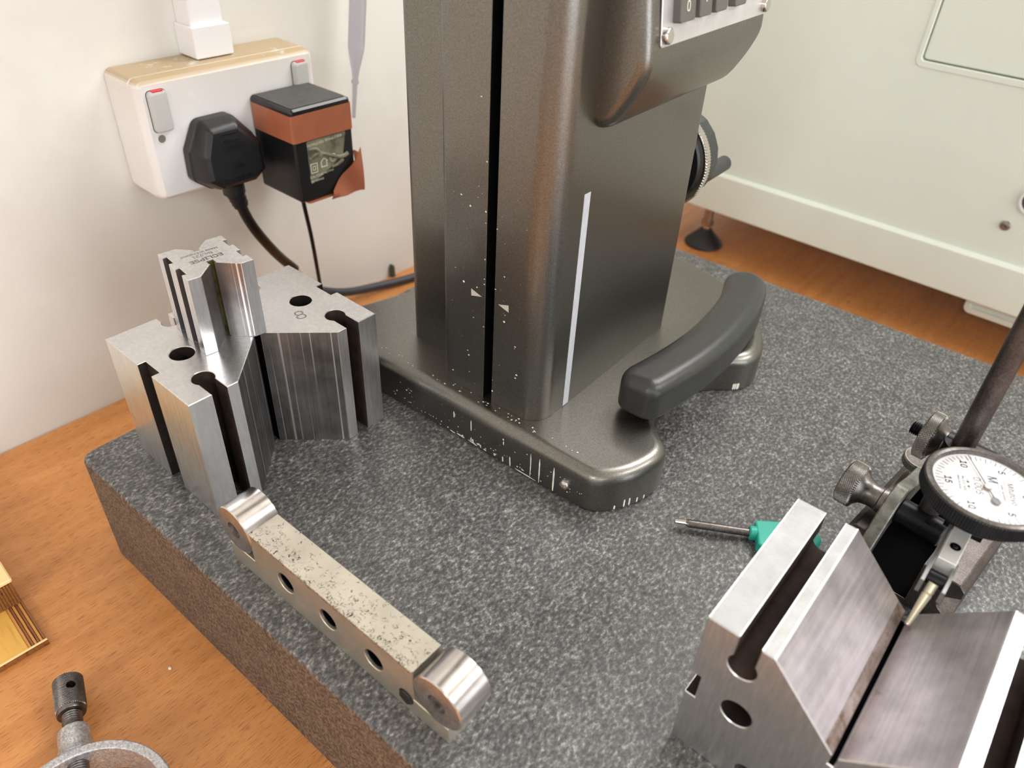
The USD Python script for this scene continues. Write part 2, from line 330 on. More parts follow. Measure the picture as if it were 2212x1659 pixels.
plain('nut_bronze', s(168, 156, 146), .3, .8)
plain('rubber_black', s(28, 28, 29), .5)
plain('machine_cream', s(234, 241, 230), .42, 0, .06, 700, .012, 30)
plain('machine_dark', s(70, 72, 62), .6)
plain('dial_white', s(226, 226, 226), .35)
plain('ink', s(18, 18, 28), .7)
plain('ink_pale', s(84, 84, 94), .7)
plain('teal', s(46, 178, 160), .4, 0, .1, 1500)
plain('red', s(206, 46, 52), .35)
plain('switch_grey', s(196, 194, 190), .4)
plain('conduit_white', s(240, 238, 238), .3)
plain('needle_grey', s(90, 88, 92), .35, .4)
plain('speck', s(235, 230, 215), .5)
plain('dirt', s(60, 44, 32), .8)
plain('floor_grey', s(160, 158, 154), .6, 0, 0, 900, .1, 3)
plain('ceiling_white', s(238, 237, 232), .8)
plain('room_wall', s(228, 226, 220), .7)
plain('room_dark', s(188, 186, 182), .7)
# white socket plastic, tanned by grime on everything that faces up and along its top edge
mat('socket_plastic', {'tc': ('texture_coordinate', {}), 'g': ('geometry', {}), 'sx': ('separate_xyz', {}), 'so': ('separate_xyz', {}), 'n': ('noise_texture', {'scale': 70.0, 'detail': 7.0, 'roughness': .68}),
    'up': ('map_range', {'from_min': .2, 'from_max': .8, 'to_max': .85, 'clamp': True}), 'hi': ('map_range', {'from_min': .048, 'from_max': .082, 'to_max': .22, 'clamp': True}), 'mxx': ('math', {'math_type': 'maximum'}),
    'nr': ('map_range', {'from_min': .25, 'from_max': .42, 'clamp': True}), 'mu': ('math', {'math_type': 'multiply'}), 'mx': ('mix_color', {'a': s(238, 236, 235), 'b': s(176, 146, 92)}), 'p': ('principled_bsdf', {'roughness': .34})},
    [('g.true_normal', 'sx.vector'), ('sx.z', 'up.value'), ('tc.object', 'so.vector'), ('so.z', 'hi.value'), ('up.result', 'mxx.value1'), ('hi.result', 'mxx.value2'), ('tc.object', 'n.vector'), ('n.fac', 'nr.value'), ('nr.result', 'mu.value1'), ('mxx.value', 'mu.value2'),
     ('mu.value', 'mx.fac'), ('mx.result', 'p.base_color')])
# brush-painted wall: faint level brush marks and a few grey rubs
mat('wall_paint', {'tc': ('texture_coordinate', {}), 'mp': ('mapping', {'scale': (300, 14, 300)}), 'n': ('noise_texture', {'scale': 1.0, 'detail': 4.0}), 'n2': ('noise_texture', {'scale': 9.0, 'detail': 6.0, 'roughness': .6}),
    'r': ('rgb_ramp', {'ramp': [(.30, s(222, 218, 211)), (.5, s(229, 226, 220))]}), 'b': ('bump', {'strength': .22, 'distance': .0005}), 'p': ('principled_bsdf', {'roughness': .5})},
    [('tc.object', 'mp.vector'), ('mp.vector', 'n.vector'), ('tc.object', 'n2.vector'), ('n2.fac', 'r.fac'), ('r.color', 'p.base_color'), ('n.fac', 'b.height'), ('b.normal', 'p.normal')])
mat('clear_plastic', {'p': ('principled_bsdf', {'base_color': (.58, .57, .65), 'roughness': .16, 'transmission_weight': .92, 'ior': 1.45})}, [])
mat('crystal', {'t': ('transparent_bsdf', {'color': (.99, .99, .99)}), 'g': ('glossy_bsdf', {'roughness': .03}), 'f': ('layer_weight', {'blend': .2}), 'q': ('math', {'math_type': 'power', 'value2': 3.0}), 'v': ('math', {'math_type': 'multiply_add', 'value2': .35, 'value3': .02}), 'm': ('mix_closure', {})},
    [('f.facing', 'q.value1'), ('q.value', 'v.value1'), ('v.value', 'm.fac'), ('t.BSDF', 'm.closure1'), ('g.BSDF', 'm.closure2')], 'm.closure')
mat('lamp_glow', {'e': ('emission', {'color': (1, .95, .87), 'strength': 3.0})}, [], 'e.emission')

# ------------------------------------------------------------------ the room
top('wall_left', cbox(XW - .1, -3.3, -.9, XW, 2.0, CZ), 'wall_paint', kind='structure')
top('wall_back', cbox(XW, 2.0, -.9, 3.3, 2.1, CZ), 'room_wall', kind='structure')
top('wall_right', cbox(3.3, -3.3, -.9, 3.4, 2.0, CZ), 'room_dark', kind='structure')
top('wall_front', cbox(XW, -3.4, -.9, 3.3, -3.3, CZ), 'room_dark', kind='structure')
top('floor', cbox(XW - .1, -3.4, -1.0, 3.4, 2.1, -.9), 'floor_grey', kind='structure')
top('ceiling', cbox(XW - .1, -3.4, CZ, 3.4, 2.1, CZ + .1), 'ceiling_white', kind='structure')
for k, (x, y, w, h) in enumerate(LP):
    t = thing('ceiling_lamp', ['white ceiling panel lamp over the bench', 'white ceiling panel lamp on the right of the room', 'white ceiling panel lamp to the right of the cream machine', 'white ceiling panel lamp behind the cream machine'][k], 'lamp', (x, y, CZ))
    part(t, 'frame', ext(sbox(-w / 2 - .03, -h / 2 - .03, w / 2 + .03, h / 2 + .03), -.04, -.0005, .003), 'conduit_white')
# bench
t = thing('workbench', 'orange-brown beech workbench top running along the wall', 'workbench', (0, 0, 0))
part(t, 'bench_top', cbox(XW + .0005, -.9, -.04, 1.4, 1.15, 0, .002), 'bench_wood')
for x in (-.09, 1.34):
    for y in (-.84, 1.09): part(t, 'leg', cbox(x - .03, y - .03, -.8995, x + .03, y + .03, -.04, .002), 'bench_wood')

# ------------------------------------------------------------------ granite surface plate
PA = 1.69
t = thing('surface_plate', 'thick dark grey speckled granite surface plate lying on the wooden bench', 'surface plate', (0, 0, 0), PA)
part(t, 'slab', rnd(rrect(0, 0, .62, .474, .008), 0, T, .0022, .001, 5), 'granite')

# ------------------------------------------------------------------ large vee blocks
def vee_outline(W, H, f, gw=.0017):
    """cross-section: u across, v up from the foot; the vee and its flats on top, keyhole slots in flats and foot, notches in the sides"""
    p = sbox(0, 0, W, H); c = W / 2; hv = c - f
    cut = [Polygon([(f, H + .0), (f - .01, H + .01), (W - f + .01, H + .01), (W - f, H), (c, H - hv)]), sbox(c - gw, H - hv - .0045, c + gw, H - hv + .004)]
    for sg in (0, 1):
        q = lambda u: W - u if sg else u
        X = lambda a, b, y0, y1: sbox(min(q(a), q(b)), y0, max(q(a), q(b)), y1)
        cut += [X(.0122, .0204, H - .0146, H + .01), Point(q(.0165), H - .0146).buffer(.0056, 12)]
        cut += [X(-.01, .0043, H - .047, H - .0335)]
        cut += [X(.0282, .0348, -.01, .0085), Point(q(.0315), .0085).buffer(.0045, 10)]
        cut += [Point(q(.0204), H - .0405).buffer(.0062, 16)]
    return p.difference(unary_union(cut))
def vee_block(t, W, H, f, L, flip, body, vee):
    """parts of a vee block lying along its own z; flip turns the section so that the vee looks along local +x (standing) or up"""
    gw = .0017 if flip == 'stand' else .0010
    o = vee_outline(W, H, f, gw); c = W / 2; hv = c - f
    m = ext(o, 0, L, .00035)
    A = {'stand': frame((0, 1, 0), (1, 0, 0), (0, 0, 1)), 'lie': frame((1, 0, 0), (0, 0, 1), (0, 1, 0))}[flip]
    def put(g):
        g = tf(g, A)
        if np.linalg.det(A[:3, :3]) < 0: g.invert()
        return g
    part(t, 'block', put(m), body)
    e = .00005
    d = np.array([1, -1]) / math.sqrt(2); n = np.array([1, 1]) / math.sqrt(2)
    for sg in (0, 1):                                            # the two ground vee faces, a skin of their own finish
        a = np.array([f + .0004, H - .0004]); b = np.array([c - gw - .0001, H - hv + gw + .0001])
        q = Polygon([a, b, b + n * e, a + n * e]) if not sg else Polygon([(W - x, y) for x, y in [a, b, b + n * e, a + n * e]])
        part(t, 'vee_face', put(ext(q, .0004, L - .0004)), vee)
    gz = H - hv - .0045
    part(t, 'relief_groove_shade', put(ext(unary_union([sbox(c - gw + .00002, gz + .00002, c + gw - .00002, gz + .0002), sbox(c - gw + .00001, gz, c - gw + .00012, H - hv + gw - .0001), sbox(c + gw - .00012, gz, c + gw - .00001, H - hv + gw - .0001)]), .0004, L - .0004)), 'slot_black', label='relief groove at the bottom of the V with its shade painted black')  # black skins paint in the shade of the groove
    if flip == 'lie':
        a = np.array([c - .0048, H - hv + .0048]); b = np.array([c - gw - .0001, H - hv + gw + .0001])
        part(t, 'stained_band', put(ext(Polygon([a + n * e, b + n * e, b + n * 2 * e, a + n * 2 * e]), .0006, L - .0006)), 'stain_steel', label='brown stained band beside the groove')
    for sg in (0, 1):                                            # rusty linings of the keyhole slots and holes
        q = lambda u: W - u if sg else u
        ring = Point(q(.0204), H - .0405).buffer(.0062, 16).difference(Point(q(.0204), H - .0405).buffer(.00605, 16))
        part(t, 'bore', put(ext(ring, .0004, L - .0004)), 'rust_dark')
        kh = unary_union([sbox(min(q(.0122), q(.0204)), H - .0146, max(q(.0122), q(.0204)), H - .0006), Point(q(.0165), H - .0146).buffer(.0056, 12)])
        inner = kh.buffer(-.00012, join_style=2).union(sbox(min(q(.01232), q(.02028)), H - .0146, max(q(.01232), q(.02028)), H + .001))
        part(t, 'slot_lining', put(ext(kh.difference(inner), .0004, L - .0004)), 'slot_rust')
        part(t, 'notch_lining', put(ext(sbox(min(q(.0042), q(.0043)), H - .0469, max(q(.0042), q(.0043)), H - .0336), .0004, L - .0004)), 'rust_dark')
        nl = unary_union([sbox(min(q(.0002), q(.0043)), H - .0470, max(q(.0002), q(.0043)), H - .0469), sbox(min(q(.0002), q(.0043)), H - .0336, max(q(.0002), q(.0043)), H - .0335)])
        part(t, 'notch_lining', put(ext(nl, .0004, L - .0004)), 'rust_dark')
VW, VH, VF, VL = .1139, .0797, .0263, .0765
t = thing('v_block', 'large steel V-block standing on end with the small engraved block on top', 'V-block', (.0202, .0279, T), .35)
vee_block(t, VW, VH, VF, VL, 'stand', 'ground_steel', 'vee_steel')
# a faint engraved number on its end face
part(t, 'engraved_number', mv(tf(text('8', .0085, .00002), rot((0, 0, 1), 75)), (.0515, .0840, VL)), 'etched_steel')
t = thing('v_block', 'large steel V-block lying groove up under the indicator stylus', 'V-block', (.3392, .0899, T), 1.2)
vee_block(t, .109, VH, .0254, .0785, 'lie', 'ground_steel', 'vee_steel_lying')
for a, b in ((.0004, .0119), (.0207, .0250), (.109 - .0250, .109 - .0207), (.109 - .0119, .1086)):
    part(t, 'top_land', ext(sbox(a, .0004, b, .0781), VH, VH + .00006), 'light_steel')

# small engraved block
SW, SD, SHt = .0340, .0338, .0437
t = thing('engraved_v_block', 'small engraved steel V-block standing on top of the large standing V-block', 'V-block', (.0362, .0589, T + VL), -5.4)
o = sbox(0, 0, SW, SD)
cu = [Polygon([(SW + .01, .0064 - .01), (SW, .0064), (SW - .0095, .0159), (SW - .0095, .0179), (SW, .0274), (SW + .01, .0374)]), sbox(SW - .0130, .0151, SW - .009, .0187),
      Polygon([(-.01, .0091 - .01), (0, .0091), (.0062, .0153), (.0062, .0185), (0, .0247), (-.01, .0347)]), sbox(-.001, .0153, .0085, .0185)]
for y0, y1 in ((-.001, .0022), (SD - .0022, SD + .001)):
    for x0 in (.0062, .0206): cu.append(sbox(x0, y0, x0 + .0066, y1))
for x0 in (.0062, .0206):                                        # undercut grooves
    cu.append(Polygon([(x0 - .0006, .0022), (x0 + .0072, .0022), (x0 + .0066, -.001), (x0, -.001)])); cu.append(Polygon([(x0 - .0006, SD - .0022), (x0 + .0072, SD - .0022), (x0 + .0066, SD + .001), (x0, SD + .001)]))
part(t, 'block', ext(o.difference(unary_union(cu)), 0, SHt, .0003), 'ground_steel')
for x0 in (.0062, .0206):
    part(t, 'groove_lining', ext(sbox(x0 - .0004, .00205, x0 + .0070, .00218), .0003, SHt - .0003), 'rust_dark')
part(t, 'oiled_groove', ext(sbox(SW - .0129, .0153, SW - .0126, .0185), .0004, .0430), 'slot_oil', label='yellow oily bottom of the V groove')
part(t, 'oiled_groove', ext(sbox(SW - .0126, .0183, SW - .0096, .01865), .0004, .0430), 'slot_oil')
for sg in (0, 1):
    q = Polygon([(SW - .0004, .0068), (SW - .0095, .0159), (SW - .00945, .01595), (SW - .0004, .0069)])
    if sg: q = shapely.affinity.scale(q, 1, -1, origin=(0, .0169))
    part(t, 'vee_face', ext(q, .0004, SHt - .0004), 'vee_steel')
eng = []
for k, (tx, hh, xx) in enumerate((('ECLIPSE', .0030, .0190), ('No.221', .0022, .0145), ('Made in England', .0018, .0110))):
    eng.append(mv(tf(text(tx, hh, .00006, bold=(k == 0)), rot((0, 0, 1), -90)), (xx, .0165, SHt - .00002)))
part(t, 'engraving', cat(eng), 'dark_steel', smooth=False, label='engraved lettering on the end face')

# ------------------------------------------------------------------ sine bar
t = thing('sine_bar', 'rust-speckled sine bar with two round end rollers near the front plate edge', 'sine bar', (.1279, .0196, T), 1.84)
SL, SWd, SHh = .1465, .0170, .0302
RC = [(.0075, .0258, .0131), (.1405, .0240, .0131)]
prof = Polygon([(0, 0), (SL, 0), (SL, .0305), (0, .0318)])
prof = prof.difference(Polygon([(-.01, .0125), (.0195, .0125), (.0195, .05), (-.01, .05)])).difference(Polygon([(.1268, .0108), (SL + .01, .0108), (SL + .01, .05), (.1268, .05)]))
holes = [(.0440, .0165), (.0735, .0160), (.1030, .0152)]
for hx, hz in holes: prof = prof.difference(Point(hx, hz).buffer(.0056, 16))
prof = prof.difference(Point(.1222, .0085).buffer(.0040, 12))
part(t, 'body', tf(ext(prof, -SWd, 0, .00035), XZ()), 'sine_steel')
for hx, hz in holes:
    rg = Point(hx, hz).buffer(.00565, 20).difference(Point(hx, hz).buffer(.0046, 20))
    part(t, 'hole_bushing', tf(ext(rg, -SWd + .001, -.0012, .0002), XZ()), 'black_steel')
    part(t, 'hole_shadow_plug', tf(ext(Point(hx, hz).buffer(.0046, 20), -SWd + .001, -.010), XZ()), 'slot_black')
part(t, 'filled_hole', tf(ext(arcs([(-.0036, -.002, .001), (.001, -.0042, .001), (.0042, -.001, .001), (.0028, .003, .001), (-.001, .0041, .001), (-.0034, .0018, .001)]), 0, .0020, .0003), XZ((.1222, .0012, .0085))), 'rubber_black', label='ragged black filler in a hole')
for k, (cx, cz, r) in enumerate(RC):
    sock = lathe([(.0046, -.0001), (r - .0005, 0), (r, .0005), (r, SWd + .0006), (r - .0005, SWd + .0011), (0, SWd + .0011), (0, .006), (.0042, .006), (.0046, -.0001)], 64)
    p = part(t, 'roller', along(mv(sock, (0, 0, -.0005)), 'y', (cx, 0, cz)), 'bright_steel')
    hx = Polygon([(.0026 * math.cos(a), .0026 * math.sin(a)) for a in np.arange(6) * math.pi / 3])
    scr = ext(Point(0, 0).buffer(.0041, 16).difference(hx), .0022, .0058, .0002)
    part(p, 'socket_screw', along(scr, 'y', (cx, 0, cz)), 'dark_steel')

# ------------------------------------------------------------------ height gauge
t = thing('height_gauge', 'big dark grey height gauge with a tall slotted column standing on the granite plate', 'height gauge', (.1, .16, T), 2.5)
HB = .027
nose = [(.1250, 0), (.1320, .0002), (.1386, .0012), (.1447, .0054), (.1515, .0145), (.1570, .0280), (.1588, .0390), (.1575, .0470), (.1515, .0545), (.1435, .0610), (.1370, .0690), (.1318, .0800), (.1292, .0960),
        (.1284, .1110), (.1292, .1260), (.1330, .1370), (.1410, .1470), (.1499, .1551), (.1556, .1635), (.1568, .1740), (.1530, .1880), (.1440, .2050), (.1290, .2230), (.1100, .2380), (.0850, .2490), (.0550, .2555), (.0200, .2540)]
left = arcs([(-.03, .2440, .0), (-.0560, .1200, .05), (-.092, 0, .014), (.0, 0, 0)], 10)
lc = np.array(left.exterior.coords)[:-1]
base = Polygon(np.vstack([spline(nose, 120), lc])).simplify(.00005)
part(t, 'base', rnd(base, .0006, HB, .0075, .0010, 8), 'gauge_paint')
col = arcs([(-.0255, .0335, .006), (.0150, .0335, .001), (.0205, .0180, .003), (.0225, .0128, .004), (.0526, .0128, .0003), (.0526, .0285, 0), (.0588, .0285, 0), (.0588, .0128, .0003), (.0926, .0128, .0135), (.0926, .1560, .004), (-.0255, .1560, .006)], 9)
part(t, 'column', ext(col, HB - .0005, .62, .0006), 'gauge_paint')
part(t, 'scale_slot', ext(sbox(.0528, .0270, .0586, .0284), HB, .618), 'slot_black', label='black slot down the front of the column')
for w in (0, 1):
    part(t, 'slot_side', ext(sbox(.05262 + w * .0061, .0132, .05268 + w * .0061, .0284), HB, .618), 'slot_black')
part(t, 'side_stripe', cbox(.0926, .0375, HB + .0003, .0928, .0428, .158), 'stripe_silver', label='narrow white stripe up the side of the column')
for k, (a, b, c) in enumerate((((.0427, .0971), (.0428, .0928), (.0501, .0949)), ((.0617, .0949), (.0688, .0928), (.0686, .0970)))):
    part(t, 'index_mark', tf(ext(Polygon([a, b, c]), 0, .00012), XZ((0, .0128, 0))), 'mark_silver', label='small silver triangle beside the slot')
# chips and scratches through the paint: flat flakes of bare metal
SEG = [[(41.1, 18.2), (41.3, 13.8)], [(54.6, 18.7), (54.8, 11.0)], [(78.9, 18.8), (79.2, 17.6)], [(79.3, 16.9), (79.3, 14.3)], [(79.1, 5.1), (79.3, 1.2)], [(84.2, 8.2), (84.8, 1.2)], [(98.8, 19), (99.1, 14.7), (99.1, 1.8)],
       [(105.1, 19), (105.2, 16.0), (105.5, 1.2)], [(37.9, 2.0), (42.0, 1.7)], [(43.4, 2.5), (49.5, 2.3)], [(52.8, 2.6), (59.4, 1.8)], [(60.7, 4.6), (62.7, 2.1)],
       [(64.6, 2.3), (66.6, 2.1)], [(72.6, 3.8), (73.3, 2.2)], [(88.2, 1.5), (95.5, 1.4), (103.4, 1.3)], [(54.8, 5.7), (54.9, 3.2)], [(56.1, 5.2), (56.4, 2.7)], [(115, 18.6), (115.3, 1.3)]]
fl = []
def flake(pts, w):
    P = spline(pts, 6) if len(pts) > 2 else np.linspace(pts[0], pts[1], 5)
    ws = np.array([.25, 1, .8, 1, .6, .3])[:len(P)] * w
    d = np.gradient(P, axis=0); d /= np.linalg.norm(d, axis=1, keepdims=True); n = np.c_[-d[:, 1], d[:, 0]]
    return Polygon(np.vstack([P + n * ws[:, None] / 2, (P - n * ws[:, None] / 2)[::-1]])).buffer(0)
for sgm in SEG:
    fl.append(tf(ext(flake([(x / 1000, z / 1000) for x, z in sgm], rng.uniform(.0007, .0012)), 0, .00006), XZ((0, 0, 0))))
def blob(x, z, r):
    k = rng.randint(4, 6); a0 = rng.random() * 6; st = rng.uniform(.5, 1)
    return Polygon([(x + r * rng.uniform(.6, 1.2) * math.cos(a0 + 2 * math.pi * i / k), z + st * r * rng.uniform(.6, 1.2) * math.sin(a0 + 2 * math.pi * i / k)) for i in range(k)]).buffer(0)
for k in range(70):
    x = rng.uniform(-.01, .135); z = min(.0192, .002 + rng.random() ** 1.3 * .017); fl.append(tf(ext(blob(x, z, rng.uniform(.0002, .0006)), 0, .00006), XZ((0, 0, 0))))
for x in (48, 53, 55, 57, 60, 62, 66, 74, 90, 94): fl.append(tf(ext(blob(x / 1000, .0024 + rng.random() * .002, rng.uniform(.0006, .0012)), 0, .00006), XZ((0, 0, 0))))
SP = [[31.2, 105.6], [37.2, 99.4], [46.7, 99.4], [51.8, 106.3], [51.8, 103.1], [65.1, 112.8], [66.6, 90.2], [66.0, 85.9], [44.5, 79.5], [40.4, 55.5], [41.3, 52.6], [28.9, 35.9], [41.9, 41.0], [74.3, 73.4], [74.0, 72.1], [76.2, 55.4], [75.5, 53.0], [59.4, 43.5], [59.5, 35.7],
      [51.8, 76.5], [59.3, 103.2], [51.8, 117.9], [35.4, 148.6], [41.4, 144.4], [51.8, 169.9], [51.8, 144.4], [51.8, 138.3], [47.6, 199.4], [59.3, 137.5]]
for x, z in SP: fl.append(tf(ext(blob(x / 1000, z / 1000, rng.uniform(.0004, .0008)), 0, .00006), XZ((0, .0128, 0))))
for k in range(30): fl.append(tf(ext(blob(rng.choice([rng.uniform(.026, .051), rng.uniform(.060, .078)]), rng.uniform(.03, .16), rng.uniform(.00015, .0003)), 0, .00006), XZ((0, .0128, 0))))
for k in range(45):                                              # flakes on the rounded front edge and the top
    x = rng.uniform(-.05, .135); y = rng.uniform(.0078, .0120); fl.append(ext(blob(x, y, rng.uniform(.0003, .0007)), HB, HB + .00005))
part(t, 'paint_chips', cat(fl), 'chip_white', smooth=False, kind='stuff', label='bare metal chips in the grey paint')
# worn foot edges of the two noses
wn = []
for (x, y), (nx, ny) in (((.1485, .0113), (.77, -.63)), ((.1518, .0160), (.86, -.50)), ((.1532, .0190), (.88, -.47)), ((.1550, .0240), (.93, -.35)), ((.1562, .0290), (.96, -.25))):
    hgt = rng.uniform(.002, .006); c = np.array([x, y]); nn = np.array([nx, ny])
    P = base.exterior.interpolate(base.exterior.project(Point(x, y))); c = np.array([P.x, P.y])
    wn.append(tf(ext(flake([(0, 0.0012), (0, .0012 + hgt)], .0011), 0, .00015), frame((-ny, nx, 0), (0, 0, 1), (nx, ny, 0), (c[0], c[1], 0))))
for xx in (.1500, .1520, .1545, .1560):
    P = base.exterior.interpolate(base.exterior.project(Point(xx, .156)));
    wn.append(tf(ext(flake([(0, 0.0012), (0, .006)], .0012), 0, .00015), frame((.66, .75, 0), (0, 0, 1), (.75, -.66, 0), (P.x, P.y, 0))))
part(t, 'worn_edge', cat(wn), 'chip_white', smooth=False, kind='stuff')
dome = lathe([(0, -.001), (.0031, -.001), (.0031, .0004), (.0026, .0016), (.0015, .0024), (0, .0027)], 28)
part(t, 'dome_screw', along(dome, '-y', (.1228, 0, .0112)), 'bright_steel', label='domed steel screw head')
# hand rest: a curved black grip on a short stalk
gc = spline([(.1300, .0640), (.1345, .0900), (.1372, .1250), (.1355, .1600), (.1285, .1960), (.1245, .2060)], 40)
gp = LineString(gc).buffer(.0142, 16)
gp = gp.intersection(sbox(0, .052, 1, 1)).buffer(-.009, 8).buffer(.009, 8).simplify(.00012)
g = part(t, 'hand_rest', rnd(gp, .0315, .0560, .0085, .003, 7), 'grip_black', label='curved black hand rest')
part(g, 'stalk', ext(Point(.1300, .1500).buffer(.010, 16).union(Point(.136, .0760).buffer(.006, 12)), HB - .0045, .0318), 'dark_steel')
# hand wheel at the back of the column
CW = (.0572, .1275)
hw = part(t, 'hand_wheel', along(lathe([(0, .1560), (.008, .1560), (.008, .176), (.0285, .1775), (.0295, .179), (.0295, .1815), (.0, .1815)], 60), 'y', (CW[0], 0, CW[1])), 'plastic_black', label='black hand wheel behind the column')
part(hw, 'knurled_rim', along(knurled(.0330, .1812, .1872, 110, .0005, .0005, diamond=False), 'y', (CW[0], 0, CW[1])), 'chrome', smooth=False, label='chrome knurled rim')
fac = Polygon([(.0305 * math.cos(a), .0305 * math.sin(a)) for a in np.linspace(0, 2 * math.pi, 20, endpoint=False)])
part(hw, 'outer_ring', along(ext(fac, .1870, .2040, .002), 'y', (CW[0], 0, CW[1])), 'grip_black', smooth=False)
part(hw, 'crank_pin', along(cyl(.0052, 0, .034, 28, .0015), 'y', (CW[0] + .0215, .2035, CW[1] - .012)), 'grip_black')
# keypad console on the column's right side
KY0, KY1 = .0405, .1610
cu_ = spline([(.0920, .1884), (.0960, .1892), (.1010, .1925), (.1055, .1985), (.1098, .2060), (.1130, .2130), (.1147, .2190), (.1146, .2240), (.1126, .2380), (.1060, .2875), (.0992, .3385)], 60)
con = Polygon(np.vstack([[(.0780, .1884)], cu_, [(.0960, .3420), (.0780, .3420)]]))
c = part(t, 'console', tf(rnd(con, -KY1, -KY0, .0058, .0058, 7), XZ()), 'gauge_paint', label='keypad housing on the side of the column')
# the plate lies on the sloping front: local frame u along y, v up the slope
tl = math.radians(90 - math.degrees(math.atan2(.1200, .0160)))
vv = np.array([-math.sin(tl), 0, math.cos(tl)]); nn = np.array([math.cos(tl), 0, math.sin(tl)])
KP = np.array([.1150, 0, .2200]) + vv * .0060
PK = frame((0, 1, 0), vv, nn, KP)
part(c, 'keypad_plate', tf(ext(rrect(.0500, 0, .1580, .100, .0015), .00005, .0009, .0003), PK), 'keypad_plate', label='pale metal keypad plate')
kx = [(.0590, .0725), (.0765, .0880), (.0920, .1035), (.1120, .1240)]
kz = [.0085, .0250, .0415]
lbl = [['0', '.', '', ''], ['1', '2', '3', '-'], ['4', '5', '6', '+']]
for r_, v0 in enumerate(kz):
    for q_, (u0, u1) in enumerate(kx):
        kk = part(c, 'key', tf(rnd(rrect(u0, v0, u1, v0 + .0125, .0012, 3), .0009, .0046, .0006, 0, 3), PK), 'key_grey')
        if lbl[r_][q_]:
            part(kk.rsplit('/', 1)[0], 'key_legend', tf(mv(text(lbl[r_][q_], .0042, .00008), ((u0 + u1) / 2, v0 + .0062, .0046)), PK), 'print_white', smooth=False, label='legend ' + lbl[r_][q_])
hxs = Polygon([(.0013 * math.cos(a), .0013 * math.sin(a)) for a in np.arange(6) * math.pi / 3])
for u, v in ((.0535, .0045), (.1535, .0045)):
    sc = cat([rnd(Point(0, 0).buffer(.0034, 14).difference(hxs), 0, .0026, .001, 0, 4), ext(hxs, 0, .0006)])
    part(c, 'plate_screw', tf(mv(sc, (u, v, .0009)), PK), 'chrome', label='button-head socket screw')

# ------------------------------------------------------------------ surface gauge
SA = -5.0
t = thing('surface_gauge', 'brown-black steel surface gauge with knurled clamp knobs behind the lying V-block', 'surface gauge', (.3520, .2278, T), SA)
BW, BL, BH = .0570, .0900, .0300
ends = arcs([(0, 0, .001), (BW - .004, 0, .002), (BW, .003, .001), (BW, .0065, .001), (BW - .0075, .0115, .004), (BW - .0075, .0180, .004), (BW, .0225, .001), (BW, BH - .003, .0015), (BW - .003, BH, .0015), (.003, BH, .0015), (0, BH - .003, .001), (0, .0225, .001), (.0060, .0180, .004), (.0060, .0115, .004), (0, .0065, .001)], 4)
body = tf(ext(ends, -BL, 0, .0005), XZ())
cutter = cbox(.0080, -.02, .0040, .0370, .0560, .06)
try:
    body = trimesh.boolean.difference([body, cutter], engine='manifold')
except Exception: pass
part(t, 'base', body, 'brown_steel')
part(t, 'slot_lining', cat([cbox(.0081, .0006, .0041, .0369, .0558, .0043), cbox(.0081, .0006, .0043, .0083, .0558, .0288), cbox(.0367, .0006, .0043, .0369, .0558, .0288), cbox(.0081, .0556, .0043, .0369, .0558, .0288)]), 'slot_black', label='slot in the gauge base with its shade painted black')  # thin black plates stand in for the shade inside the slot
# rocker arm, barrel, knobs: all along local x
R0 = np.array([0, .0155, .0385])                                 # axis of the barrel in the gauge's own frame
arm = arcs([(-.016, -.024, .003), (-.010, -.027, .003), (.004, .0010, .004), (.014, .0035, .004), (.048, -.0030, .004), (.050, .003, .003), (.020, .0125, .006), (.002, .0125, .006), (-.008, .002, .006)], 5)
arm = arcs([(-.026, -.0215, .002), (-.019, -.0225, .002), (-.0060, -.0085, .006), (.0075, -.0060, .006), (.0450, -.0050, .003), (.0490, -.0015, .003), (.0450, .0025, .003), (.0180, .0060, .008), (.0040, .0110, .007), (-.0070, .0080, .007)], 6)
part(t, 'rocker_arm', tf(ext(arm, .0085, .0150, .0006), YZ((0, R0[1], R0[2]))), 'worn_grey_paint', label='worn grey rocker arm')
part(t, 'barrel', along(cyl(.0066, .0150, .0366, 40, .0005), 'x', (0, R0[1], R0[2])), 'black_steel')
part(t, 'barrel_hole', mv(cyl(.0015, 0, .0003, 20), (.0290, R0[1] - .0035, R0[2] + .00555)), 'slot_black')
part(t, 'spindle', mv(cyl(.0047, R0[2] + .001, .36, 36, .0006), (.0258, R0[1] + .0045, 0)), 'brown_steel', label='tall round spindle')
neck = lathe([(0, -.0052), (.0062, -.0052), (.0062, .0020), (.0052, .0026), (.0056, .0036), (.0062, .0042), (.0064, .0080), (0, .0080)], 36)
part(t, 'clamp_nut_neck', along(lathe([(0, -.0055), (.0098, -.0055), (.0072, -.0030), (.0060, .0010), (.0062, .0050), (.0068, .0056), (.0068, .0080), (0, .0080)], 40), 'x', (.0004, R0[1], R0[2])), 'dark_steel')
part(t, 'clamp_knob', along(knurled(.0118, -.0140, -.0055, 60, .0007, .0009), 'x', (.0004, R0[1], R0[2])), 'knurl_steel', smooth=False, label='knurled clamp knob')
# fine-adjust screw at the rocker's tail
FY = R0[1] + .0415
fk = part(t, 'adjusting_screw', mv(knurled(.0098, .0375, .0425, 52, .0006, .0007), (.0085, FY, 0)), 'dark_steel', smooth=False, label='knurled adjusting screw')
part(fk, 'shank', mv(thread(.0032, .0302, .0375, .0009), (.0085, FY, 0)), 'dark_steel')
part(fk, 'rim', mv(lathe([(.0086, .0424), (.0092, .0424), (.0092, .0428), (.0086, .0428), (.0086, .0424)], 48), (.0085, FY, 0)), 'chrome')
